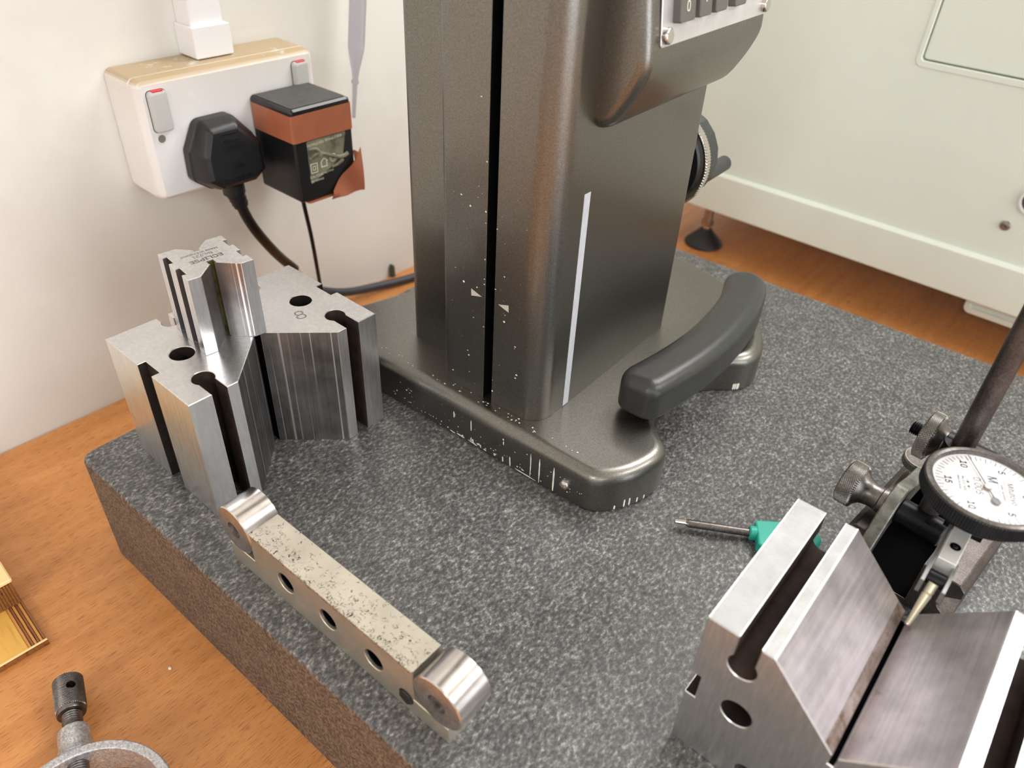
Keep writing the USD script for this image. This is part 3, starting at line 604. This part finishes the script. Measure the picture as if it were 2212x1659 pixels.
# snug on the spindle with its own knob
SZ, SY = .0805, R0[1] + .0070
sn = part(t, 'snug', along(lathe([(0, .0180), (.0060, .0180), (.0064, .0186), (.0064, .0380), (.0060, .0386), (0, .0386)], 40), 'x', (0, SY, SZ)), 'black_steel')
part(sn, 'sleeve', mv(lathe([(.0048, SZ - .0055), (.0078, SZ - .0055), (.0080, SZ - .005), (.0080, SZ + .005), (.0078, SZ + .0055), (.0048, SZ + .0055), (.0048, SZ - .0055)], 40), (.0258, R0[1] + .0045, 0)), 'black_steel')
part(t, 'snug_nut_neck', along(lathe([(0, .0142), (.0100, .0142), (.0068, .0120), (.0062, .0180), (0, .0186)][:2] + [(.0075, .0160), (.0062, .0180), (.0062, .0215), (0, .0215)], 40), 'x', (0, SY, SZ)), 'dark_steel')
part(t, 'snug_knob', along(knurled(.0118, .0085, .0145, 60, .0007, .0008), 'x', (0, SY, SZ)), 'knurl_steel', smooth=False, label='knurled snug nut')
part(t, 'snug_screw', along(thread(.0032, .0030, .0086, .0009), 'x', (0, SY, SZ)), 'black_steel')

# ------------------------------------------------------------------ lever dial indicator, held by the snug
DZ = .0920                                                       # height of the dial face above the plate
DC = np.array([.3949, .2140])
t = thing('dial_indicator', 'round white lever dial indicator with knurled black bezel held over the lying V-block', 'dial indicator', (DC[0], DC[1], T), 22.0)
RB, RF = .0244, .0207
bz = knurled(RB, DZ - .0056, DZ + .0016, 130, .0004, .0006, hole=RF + .0004, diamond=False)
part(t, 'bezel', bz, 'plastic_black', smooth=False, label='black knurled bezel')
part(t, 'bezel_ring', lathe([(RF, DZ - .0003), (RF + .0004, DZ + .0014), (RF + .0018, DZ + .0022), (RB - .0008, DZ + .0016), (RB - .0010, DZ + .0010), (RF + .0002, DZ - .0003), (RF, DZ - .0003)], 80), 'dark_steel')
part(t, 'case', mv(cyl(RF + .0008, DZ - .0090, DZ - .0008, 60, .001), (0, 0, 0)), 'black_steel')
fp = part(t, 'dial_face', cyl(RF + .0003, DZ - .0008, DZ - .0001, 72), 'dial_white', label='white dial face')
tk = []
for k in range(60):
    a = 2 * math.pi * k / 60; ln = .0034 if k % 10 == 0 else (.0026 if k % 2 == 0 else .0018); w = .00028 if k % 2 == 0 else .0002
    tk.append(tf(ext(sbox(RF - .0012 - ln, -w / 2, RF - .0012, w / 2), 0, .00005), rot((0, 0, 1), math.degrees(a))))
part(fp, 'graduations', mv(cat(tk), (0, 0, DZ - .0001)), 'ink', smooth=False, kind='stuff')
UP = rot((0, 0, 1), -90)                                         # dial text stands up towards the zero (local +x)
def dial_text(sx, h, u, v, m='ink', bold=False, name='numeral'):
    g = tf(text(sx, h, .00005, bold), UP); b = g.bounds.mean(0); g.apply_translation((u - b[0], v - b[1], DZ - .0001))
    part(fp, name, g, m, smooth=False)
for num, a in (('0', 0), ('5', 60), ('10', 120), ('15', 180), ('10', 240), ('5', 300)):
    dial_text(num, .0027, .0146 * math.cos(math.radians(a)), .0146 * math.sin(math.radians(a)), 'ink', True)
dial_text('Mitutoyo', .0024, .0092, .0, 'ink', False, 'maker_name')
dial_text('JEWEL BEARINGS', .0009, .0060, -.0004, 'ink_pale', False, 'small_print')
fr = sbox(.0046, -.0082, .0072, .0074); fr = fr.difference(fr.buffer(-.00016, join_style=2))
part(fp, 'print_frame', mv(ext(fr, 0, .00005), (0, 0, DZ - .0001)), 'ink_pale', smooth=False)
dial_text('M', .0036, .0030, .0066, 'ink_pale', True, 'emblem')
dial_text('0.005', .0028, -.0032, .0004, 'ink', False, 'reading_value')
ar = [tf(Polygon([(0, 0), (0, 0), (0, 0)]) if 0 else ext(Polygon([(-.0070, sg * .0006), (-.0062, sg * .0018), (-.0078, sg * .0018)]), 0, .00005), np.eye(4)) for sg in (1, -1)]
ar += [ext(sbox(-.0071, sg * .0018 if sg > 0 else -.0036, -.0069, .0036 if sg > 0 else -.0018), 0, .00005) for sg in (1, -1)]
part(fp, 'arrow_print', mv(cat(ar), (0, 0, DZ - .0001)), 'ink', smooth=False)
dial_text('No.513-405', .0011, -.0086, .0, 'ink', False, 'small_print')
dial_text('MADE IN JAPAN', .0008, -.0104, .0, 'ink_pale', False, 'small_print')
na = math.radians(127.6 - 22)
nd = part(t, 'needle', tf(cat([ext(Polygon([(-.0060, -.00035), (.0195, -.00012), (.0195, .00012), (-.0060, .00035)]), DZ + .0006, DZ + .0008), ext(shapely.affinity.scale(Point(-.0078, 0).buffer(.0021, 16), 1, .8), DZ + .0006, DZ + .0008)]), rot((0, 0, 1), math.degrees(na))), 'needle_grey', smooth=False, label='thin grey needle')
part(nd, 'hub', cyl(.0016, DZ - .0001, DZ + .0012, 24, .0003), 'nut_bronze')
part(t, 'crystal', cyl(RF + .0002, DZ + .0014, DZ + .0018, 64), 'crystal')
# the lever body runs straight along -y of the room, so undo the 22 degrees for it
B = rot((0, 0, 1), -22.0 + 0.5) @ trimesh.transformations.translation_matrix((0, .0130, -.0105))
part(t, 'case_neck', tf(cbox(-.0075, -.020, DZ - .0120, .0075, .010, DZ + .0020, .001), B), 'black_steel')
lx0, lx1 = -.0036, .0034
part(t, 'lever_body', tf(cbox(lx0, -.0430, DZ - .0170, lx1, -.0050, DZ - .0082, .0003), B), 'lever_plate', label='plated lever body')
part(t, 'fork_arm', tf(cbox(lx0 - .0018, -.0585, DZ - .0160, lx0 - .0003, -.0150, DZ - .0090, .0002), B), 'light_steel')
part(t, 'fork_arm', tf(cbox(lx1 - .0005, -.0590, DZ - .0160, lx1 + .0010, -.0400, DZ - .0098, .0002), B), 'light_steel')
part(t, 'pivot', tf(along(cyl(.0034, lx0 - .0002, lx1 - .0006, 28, .0003), 'x', (0, -.0510, DZ - .0125)), B), 'black_steel')
part(t, 'lever_screw', tf(cat([mv(cyl(.0021, 0, .0003, 20), (.0002, -.0330, DZ - .0082)), mv(trimesh.creation.icosphere(3, .0011), (.0002, -.0335, DZ - .0080))]), B), 'black_steel')
part(t, 'stylus', tf(aim(lathe([(0, 0), (.0019, 0), (.0019, .0040), (.0016, .0045), (.0019, .0050), (.0010, .0185), (0, .0188)], 28), (-.0005, -.0545, DZ - .0118), (-.0016, -.0655, DZ - .0262)), B), 'pale_brass', label='brassy tapered stylus')
part(t, 'stylus_ball', tf(mv(trimesh.creation.icosphere(3, .0011), (-.0017, -.0660, DZ - .0268)), B), 'chrome')
part(t, 'stem', tf(aim(cyl(.0030, 0, .022, 24), (-.0090, .0020, DZ - .0050), (-.0090, .0215, DZ - .0010)), B), 'dark_steel')

# ------------------------------------------------------------------ star-tip driver lying on the plate
dv = np.array([.3124 - .2788, .2109 - .1902]); da = math.degrees(math.atan2(dv[1], dv[0]))
t = thing('star_key', 'small star-tip key with a turquoise flag handle lying behind the V-block', 'screwdriver', (.2788, .1902, T), da)
shz = .0042
star = Polygon([((.0019 if k % 2 else .0013) * math.cos(math.pi * k / 6), (.0019 if k % 2 else .0013) * math.sin(math.pi * k / 6)) for k in range(12)])
part(t, 'star_tip', tf(ext(star, 0, .0066, .0002), frame((0, 1, 0), (0, 0, 1), (1, 0, 0), (0, 0, shz))), 'chrome', smooth=False)
part(t, 'shaft', along(lathe([(0, .0055), (.0015, .0058), (.0022, .0075), (.0022, .0400), (0, .0400)], 28), 'x', (0, 0, shz)), 'dark_steel')
part(t, 'collar', along(cyl(.0038, .0390, .0430, 28, .0006), 'x', (0, 0, shz)), 'teal', label='turquoise plastic collar')
flag = arcs([(.0420, .0070, .002), (.0640, .0095, .003), (.0740, .0050, .003), (.0760, -.0010, .003), (.0700, -.0085, .004), (.0420, -.0110, .002), (.0425, -.0040, .002)], 5)
part(t, 'flag_handle', mv(rnd(flag, .0008, .0076, .0012, .001, 4), (0, 0, 0)), 'teal', label='turquoise plastic flag handle')

# ------------------------------------------------------------------ wall socket, conduit, plug, adapter, cables
SY0, SY1, SZ0, SZ1 = .1287, .2640, .1595, .2395
t = thing('wall_socket', 'white double wall socket box with grimy top on the painted wall', 'wall socket', (XW, SY0, SZ0))
W_, H_ = SY1 - SY0, SZ1 - SZ0
part(t, 'back_box', tf(ext(rrect(0, 0, W_, H_, .0050), .0003, .0312, .0006), YZ()), 'socket_plastic')
fpo = rrect(.0002, .0002, W_ - .0002, H_ - .0002, .0055)
part(t, 'face_plate', tf(prism(fpo, [(.0, .0315), (0, .0345), (.0012, .0378), (.0030, .0396), (.0036, .0400)]), YZ()), 'socket_plastic')
for k, y0 in enumerate((.0062, .1150)):
    sw = part(t, 'rocker_switch', tf(prism(rrect(y0, .0470, y0 + .0125, .0728, .0025), [(0, .0395), (0, .0420), (.0006, .0435), (.0016, .0440)]), YZ()), 'switch_grey', label='grey rocker switch')
    part(sw, 'red_indicator', tf(ext(sbox(y0 + .0030, .0718, y0 + .0100, .0732), .0398, .0432, .0002), YZ()), 'red', label='red switch flag')
    part(sw, 'surround', tf(ext(rrect(y0 - .0005, .0465, y0 + .0130, .0733, .003).difference(rrect(y0, .0470, y0 + .0125, .0728, .0025)), .0395, .0402), YZ()), 'ink_pale')
ysc = .0098; plain('screw_zinc', s(150, 148, 140), .4, .4)
part(t, 'screw', tf(cat([ext(Point(ysc, .0425).buffer(.0026, 16), .0396, .0401), ext(sbox(ysc - .0022, .0422, ysc + .0022, .0428), .0400, .0402)]), YZ()), 'screw_zinc', label='recessed steel screw')
part(t, 'screw_rim', tf(ext(Point(ysc, .0425).buffer(.0031, 18).difference(Point(ysc, .0425).buffer(.0026, 18)), .0396, .0404), YZ()), 'socket_plastic')
t = thing('conduit', 'white square cable trunking coming down the wall into the socket box', 'conduit', (XW, .1970, .2395))
part(t, 'adapter_boot', tf(ext(rrect(-.0140, .0006, .0142, .0205, .001), .0002, .0225, .0005), YZ()), 'conduit_white')
part(t, 'trunking', tf(ext(rrect(-.0118, .0200, .0118, .75, .001), .0002, .0185, .0006), YZ()), 'conduit_white')

# three-pin plug
t = thing('mains_plug', 'black moulded three-pin mains plug in the left outlet of the wall socket', 'plug', (XW + .0403, .1755, .1870))
po = arcs([(-.0175, .0240, .006), (.0060, .0245, .005), (.0245, .0080, .006), (.0250, -.0180, .006), (.0150, -.0245, .005), (-.0150, -.0245, .006), (-.0262, -.0150, .006), (-.0262, .0030, .006)], 6)
po = arcs([(-.0150, .0235, .007), (.0100, .0235, .007), (.0252, .0060, .006), (.0252, -.0160, .006), (.0140, -.0240, .006), (-.0140, -.0240, .006), (-.0260, -.0150, .006), (-.0252, .0050, .006)], 6)
pbody = prism(po, [(.0008, 0), (0, .0010), (0, .0075), (.0008, .0085), (.0012, .0100), (.0024, .0180), (.0044, .0225), (.0070, .0240)])
# the cap slopes off towards the top
v = np.array(pbody.vertices); up = np.clip((v[:, 1] + .002) / .0255, 0, 1); v[:, 2] = np.where(v[:, 2] > .0105, .0105 + (v[:, 2] - .0105) * (1 - .55 * up), v[:, 2]); pbody.vertices = v
part(t, 'plug_body', tf(pbody, YZ()), 'plastic_black')
for k in range(3):
    zz = .0150 - k * .0042
    part(t, 'grip_rib', tf(mv(cbox(-.0060, zz - .0003, 0, .0052 + k * .0008, zz + .0003, .0010), (.0005, 0, .0240 - .0135 * .55 * (zz + .002) / .0255 - .0003)), YZ()), 'plastic_black')
part(t, 'moulded_mark', tf(cat([mv(text('BS1363', .0022, .0006), (.0030, -.0140, .0238)), mv(text('13A', .0030, .0006), (.0010, -.0060, .0238))]), YZ()), 'adapter_black', smooth=False)
bootc = [(.0120, -.0020, -.0235), (.0120, .0000, -.0330), (.0122, .0020, -.0415)]
part(t, 'strain_relief', cat([tube(np.array([(.0120, -.0004, -.0215), (.0120, .0000, -.0290)]), .0078, 20), tube(np.array([(.0120, 0, -.028), (.0124, .0030, -.0400)]), np.array([.0062, .0052]), 20)] + [tube(np.array([(.0120, .0006 + .0009 * k, -.0300 - .0034 * k), (.0120, .0008 + .0009 * k, -.0312 - .0034 * k)]), .0064 - .0003 * k, 20) for k in range(3)]), 'plastic_black')
o_ = np.array([XW + .0403, .1755, .1870])
pc = spline(np.array([(-.0905, .1785, .1475), (-.0910, .1835, .1320), (-.0960, .1960, .1100), (-.1060, .2120, .0880), (-.1140, .2270, .0700)]) - o_, 40)
part(t, 'flex', tube(pc, .0039, 14), 'cable_black', label='thick black mains flex')
pc2 = spline(np.array([(-.1140, .2270, .0700), (-.1170, .2360, .0560), (-.1230, .2480, .0380), (-.1290, .2620, .0265), (-.1290, .2850, .0150), (-.1270, .3200, .0070), (-.1190, .3600, .0042), (-.1130, .4000, .0042), (-.1000, .4700, .0042)]) - o_, 60)
part(t, 'sheathed_flex', tube(pc2, .0039, 14), 'cable_grey', label='grey stretch of the flex on the bench')
part(t, 'tape_wrap', tube(pc2[1:7], .0043, 14), 'tape_beige', label='beige tape round the flex')

# power adapter with brown tape
AY0, AY1, AZ0, AZ1, AD = .2060, .2565, .1510, .2170, .0475
t = thing('power_adapter', 'black box power adapter bound with brown tape in the right outlet of the wall socket', 'power adapter', (XW + .0403, AY0, AZ0))
aw, ah = AY1 - AY0, AZ1 - AZ0
part(t, 'case', tf(ext(rrect(0, 0, aw, ah, .003), 0, AD, .0014), YZ()), 'adapter_black')
part(t, 'lid_face', mv(ext(rrect(.0025, .0025, AD - .0025, aw - .0025, .002), ah, ah + .0004, .0002), (0, 0, 0)), 'adapter_top', label='dusty grey top face')
band = rrect(-.0004, -.0004, AD + .0006, aw + .0004, .0018).difference(rrect(.0002, .0002, AD + .0001, aw - .0002, .0018))
part(t, 'tape_band', ext(rrect(.0006, -.0005, AD + .0006, aw + .0005, .002).difference(rrect(.0010, -.0001, AD + .0001, aw + .0001, .0018)), ah - .0225, ah - .0040), 'tape_brown', label='brown tape round the top')
# loose tape across the lower right corner, crumpled
ff = []
gx = np.linspace(0, 1, 9)
V, F = [], []
for i, a in enumerate(gx):
    for j, b in enumerate(gx):
        y = .0250 + .0285 * a + .002 * b; z = -.0030 + .0260 * b * (.25 + .95 * a) + .0006 * math.sin(9 * a + 5 * b)
        x = AD + .0010 + .0012 * (1 + math.sin(7 * a + 3 * b)) + .0020 * a * (1 - b)
        V.append((x, y, z))
for i in range(8):
    for j in range(8):
        q = i * 9 + j; F += [(q, q + 9, q + 10), (q, q + 10, q + 1)]
tp = trimesh.Trimesh(V, F, process=False); bk = tp.copy(); bk.apply_translation((-.0004, 0, 0)); bk.invert()
part(t, 'loose_tape', cat([tp, bk]), 'tape_brown', smooth=40, label='loose brown tape at the lower corner')
part(t, 'loose_tape', cat([tf(ext(arcs([(-.001, .0, .001), (.0040, -.004, .001), (.0052, -.016, .0005), (.0030, -.0135, .0005), (.0005, -.010, .001)]), 0, .0005), YZ((AD - .002, aw + .0010, .0280)))]), 'tape_brown')
part(t, 'under_tape', mv(ext(rrect(.012, .006, AD + .001, aw + .001, .002), -.0012, -.0004), (0, 0, 0)), 'tape_brown')
part(t, 'rating_label', tf(ext(arcs([(.0100, .0120, .001), (.0280, .0200, .001), (.0400, .0270, .001), (.0440, .0430, .001), (.0100, .0430, .001)]), AD, AD + .00015), YZ()), 'label_film', label='crumpled clear film over the rating print')
pr = [('OUTPUT', .0150, .0398, .0017), ('10V', .0223, .0402, .0017), ('300mA', .0292, .0406, .0017), ('3.0VA', .0370, .0410, .0017), ('CAUTION', .0152, .0172, .0017), ('DO NOT', .0228, .0176, .0012), ('OPEN', .0282, .0180, .0012), ('NO SERVICE', .0158, .0140, .0013)]
for a_, y_, z_, h_ in pr: part(t, 'printed_word', tf(mv(text(a_, h_, .00006), (y_, z_, AD + .00015)), YZ()), 'print_white', smooth=False)
def outline(pg, w): return ext(pg.difference(pg.buffer(-w, join_style=2)), 0, .00006)
sym = [mv(outline(sbox(-.0030, -.0035, .0030, .0035), .0006), (.0140, .0232, 0)), mv(outline(sbox(-.0013, -.0016, .0013, .0016), .0005), (.0140, .0232, 0)),
       mv(outline(Polygon([(-.0030, -.0030), (.0024, -.0030), (.0024, .0008), (.0036, .0008), (0, .0038), (-.0036, .0008), (-.0030, .0008)]), .0007), (.0230, .0250, 0)),
       mv(outline(Point(0, 0).buffer(.0030, 14), .0005), (.0310, .0268, 0)), mv(outline(Point(0, 0).buffer(.0018, 12), .0004), (.0310, .0268, 0))]
for g_ in sym: part(t, 'printed_symbol', tf(mv(g_, (0, 0, AD + .00015)), YZ()), 'print_white', smooth=False)
film = []
for k, pts in enumerate(([(.0110, .0300), (.0180, .0330), (.0270, .0300), (.0440, .0270)], [(.0110, .0370), (.0190, .0345), (.0200, .0310)], [(.0290, .0205), (.0350, .0215), (.0390, .0240)])):
    P = spline([(AD + .0005, y, z) for y, z in pts], 14); film.append(tube(P, np.linspace(.0010, .0016, 14), 8))
part(t, 'film_crease', cat(film), 'label_film')
part(t, 'cable_boot', cat([tube(np.array([(.0240, .0160, .0010), (.0230, .0170, -.0040)]), .0030, 14)]), 'cable_black')
ao = np.array([XW + .0403, AY0, AZ0])
ac = spline(np.array([(AD * 0 + .0230, .0170, -.0030), (.0215, .0190, -.0160), (.0180, .0240, -.0440), (.0130, .0290, -.0760), (.0040, .0360, -.1080), (-.0080, .0440, -.1380), (-.0200, .0560, -.1470), (-.0240, .0750, -.1493)]), 50)
part(t, 'thin_cable', tube(ac, .0016, 10), 'cable_black', label='thin black lead hanging down the wall')

# cable clip where the wall meets the bench
t = thing('cable_clip', 'small grey cable clip at the foot of the wall beside the column', 'clip', (XW + .0035, .3560, 0))
part(t, 'clip_body', tf(ext(arcs([(-.002, 0, .0004), (.002, 0, .0004), (.0016, .010, .001), (.0006, .014, .0005), (-.0014, .010, .001)]), -.0028, .0028, .0003), YZ()), 'machine_dark')

# plastic pipette hanging on the wall from a clip
t = thing('pipette', 'clear plastic dropper pipette hanging tip-down on the wall beside the column', 'pipette', (XW + .030, .3034, .1773))
a_, b_ = np.zeros(3), np.array([0, .0132, .0860])
pip = lathe([(.0004, 0), (.0013, .0006), (.0020, .026), (.0028, .027), (.0028, .029), (.0022, .030), (.0030, .036), (.0062, .052), (.0064, .056), (.0064, .180), (.0075, .186), (.0075, .230), (.005, .238), (.0001, .240)], 36)
part(t, 'tube', aim(pip, a_, b_), 'clear_plastic')
t = thing('pipette_clip', 'white spring clip on the wall holding the pipette above the frame', 'clip', (XW, .3300, .3400))
part(t, 'clip_arm', cbox(.0003, -.005, -.005, .0215, .005, .005, .0006), 'conduit_white')

# ------------------------------------------------------------------ cream machine on levelling feet
t = thing('cream_machine', 'large cream painted machine standing behind the plate on black levelling feet', 'machine', (0, YM, 0))
MX0, MX1 = -.010, 1.10
LX, LZ, RT = .2115, .2320, .70
front = sbox(MX0, .0900, MX1, .50).difference(rrect(LX, LZ, .70, .44, .003))
part(t, 'front_panel', tf(ext(front, -.0100, 0, .0006), XZ()), 'machine_cream')
part(t, 'cabinet', cbox(MX0, .0121, .0530, MX1, .40, .50, .001), 'machine_cream')
part(t, 'inset_panel', tf(ext(rrect(LX + .0009, LZ + .0011, .6990, .4390, .003), -.0100, -.0012, .0010), XZ()), 'machine_cream', label='flush inset cover panel')
part(t, 'inset_gap', tf(ext(rrect(LX, LZ, .70, .44, .003).difference(rrect(LX + .0009, LZ + .0011, .6990, .4390, .003)), -.0100, -.0060), XZ()), 'machine_dark')
part(t, 'panel_rim', tf(ext(arcs([(LX - .004, LZ - .005, .006), (.704, LZ - .005, .006), (.704, .444, .006), (LX - .004, .444, .006)]).difference(rrect(LX, LZ, .70, .44, .003)), 0, .0009, .0004), XZ()), 'machine_cream')
lip = arcs([(-.0045, .0500, .001), (.0120, .0500, 0), (.0120, .0520, 0), (-.0025, .0520, .0005), (-.0025, .0868, .001), (.0, .0898, 0), (.40, .0898, 0), (.40, .0915, 0), (-.0015, .0915, .001), (-.0045, .0890, .0015)], 4)
part(t, 'skirt', tf(ext(lip, MX0, MX1), YZ()), 'machine_cream', label='folded cream skirt along the bottom')
part(t, 'under_tray', cat([cbox(.3155, .0220, .0275, .60, .0235, .060, .0004), cbox(.3155, .0220, .0275, .60, .20, .0290), cbox(.3155, .0220, .0275, .3170, .20, .060)]), 'machine_cream', label='cream sheet tray below the skirt')
part(t, 'under_tray_lip', tf(ext(arcs([(.3155, .0275, .006), (.60, .0275, .002), (.60, .066, 0), (.3155, .066, 0)]).difference(arcs([(.3200, .0330, .004), (.58, .0330, .002), (.58, .080, 0), (.3200, .080, 0)])), 0, .0030, .0005), XZ((0, .0220, 0))), 'machine_cream')
mp = part(t, 'port_ring', along(lathe([(.0100, 0), (.0118, 0), (.0121, .001), (.0118, .003), (.0102, .003), (.0100, .002), (.0100, 0)], 44), '-y', (.3335, 0, .1470)), 'conduit_white', label='white round port rim')
part(mp, 'port_core', along(cyl(.0099, .0001, .0010, 40), '-y', (.3335, 0, .1470)), 'machine_dark')
ms = part(t, 'panel_screw', along(lathe([(0, 0), (.0041, 0), (.0043, .0008), (.0034, .0022), (.0016, .0026), (.0014, .0016), (0, .0016)], 28), '-y', (.3203, 0, .1218)), 'nut_bronze', label='round socket screw')
for fx in (.0480, .95):
    for fy in (.0180, .36):
        ft = part(t, 'levelling_foot', mv(lathe([(0, 0), (.0205, 0), (.0212, .0015), (.0205, .0035), (.0150, .0090), (.0075, .0165), (.0060, .0185), (0, .0185)], 44), (fx, fy, 0)), 'rubber_black', label='black conical levelling foot')
        part(ft, 'ball_joint', mv(lathe([(0, .0180), (.0042, .0182), (.0046, .0205), (.0040, .0228), (0, .0230)], 28), (fx, fy, 0)), 'chrome')
        part(ft, 'lock_nut', mv(ext(Polygon([(.0068 * math.cos(a), .0068 * math.sin(a)) for a in np.arange(6) * math.pi / 3 + .3]), .0225, .0290, .0004), (fx, fy, 0)), 'nut_bronze', smooth=False)
        part(ft, 'stud', mv(cyl(.0050, .0285, .0540, 24), (fx, fy, 0)), 'nut_bronze')

# ------------------------------------------------------------------ plywood jig at the left edge
t = thing('plywood_jig', 'stepped yellow plywood jig with visible edge plies at the left edge of the bench', 'wooden jig', (.0037, -.0558, 0), -2.4)
part(t, 'lower_board', cbox(-.20, -.120, 0, .0350, -.0093, .0040, .0004), 'ply_face', label='yellow varnished board')
part(t, 'edge_lip', cbox(.0346, -.120, .00405, .0361, 0, .0045, .0002), 'ply_top')
part(t, 'board_edge', cbox(.0351, -.120, 0, .0359, 0, .0040, .0001), 'ply_dark')
n = 6; w = .0091 / n
for k in range(n):
    part(t, 'ply', cbox(-.20, -.0092 + k * w, 0, .0350, -.0092 + (k + 1) * w - .00018, .0040 - .0003 * (k % 2), .0002), 'ply_dark' if k % 2 else 'ply_pale')
part(t, 'upper_block', cbox(-.20, -.120, .0041, 0, -.0102, .0205, .0004), 'ply_dark')  # shade on the step face is painted in with the dark ply colour
for k in range(n):
    part(t, 'upper_ply', cbox(-.20, -.0100 + k * w, .0041, -.0003 * (k % 2), -.0100 + (k + 1) * w - .00018, .0205, .0002), 'ply_dark')  # all plies dark here: same painted shade as the upper block
part(t, 'cap_board', ext(rrect(-.20, -.122, -.0006, .0004, .0015), .0206, .0236, .0008), 'ply_top', label='pale cap board')

# ------------------------------------------------------------------ ring clamp with knurled screw
RCc = np.array([.1592, -.0892]); tip = np.array([.0800, -.0620])
ang = math.degrees(math.atan2(*(tip - RCc)[::-1]))
t = thing('ring_clamp', 'cast aluminium ring clamp with a knurled screw lying at the lower left', 'ring clamp', (RCc[0], RCc[1], 0), ang)
part(t, 'ring', rnd(Point(0, 0).buffer(.0393, 40).difference(Point(0, 0).buffer(.0347, 40)), .0006, .0200, .0010, .0010, 4), 'cast_aluminium')
D_ = np.hypot(*(tip - RCc))
part(t, 'boss', along(lathe([(0, .0388), (.0098, .0388), (.0088, .0405), (.0080, .0420), (.0080, .0425), (.0075, .0440), (.0074, .0530), (.0066, .0545), (0, .0545)], 40), 'x', (0, 0, .0118)), 'cast_aluminium')
part(t, 'screw_thread', along(thread(.0047, .0280, D_ - .0185, .0013), 'x', (0, 0, .0118)), 'dark_steel')
kn = knurled(.0073, D_ - .0185, D_ + .0020, 44, .0006, .0012)
kn = along(kn, 'x', (0, 0, .0118))
try:
    hol = tf(cyl(.0022, -.02, .02, 24), rot((1, 0, 0), 22)); hol.apply_translation((D_ - .0070, 0, .0118))
    kn2 = kn.copy(); kn2.merge_vertices(); kn2 = trimesh.boolean.difference([kn2, hol], engine='manifold')
    if len(kn2.faces) > 100: kn = kn2
except Exception: pass
kp = part(t, 'screw_head', kn, 'dark_steel', smooth=False, label='knurled screw head with cross hole')
part(kp, 'collar', along(lathe([(0, D_ - .0200), (.0064, D_ - .0200), (.0068, D_ - .0192), (.0068, D_ - .0180), (0, D_ - .0180)], 36), 'x', (0, 0, .0118)), 'dark_steel')

# ------------------------------------------------------------------ crumbs on the bench
def on_bench(name, x, y, r, label, m):
    g = trimesh.creation.icosphere(1, r); g.apply_scale((1, rng.uniform(.5, .9), .5)); g.apply_translation((0, 0, r * .5))
    tt = thing(name, label, 'crumb', (x, y, 0)); part(tt, 'flake', g, m, smooth=False)
on_bench('white_crumb', .1024, -.0205, .0011, 'white crumb on the bench beside the front side of the plate', 'speck')

print('PRIMS', sum(1 for _ in stage.Traverse()))
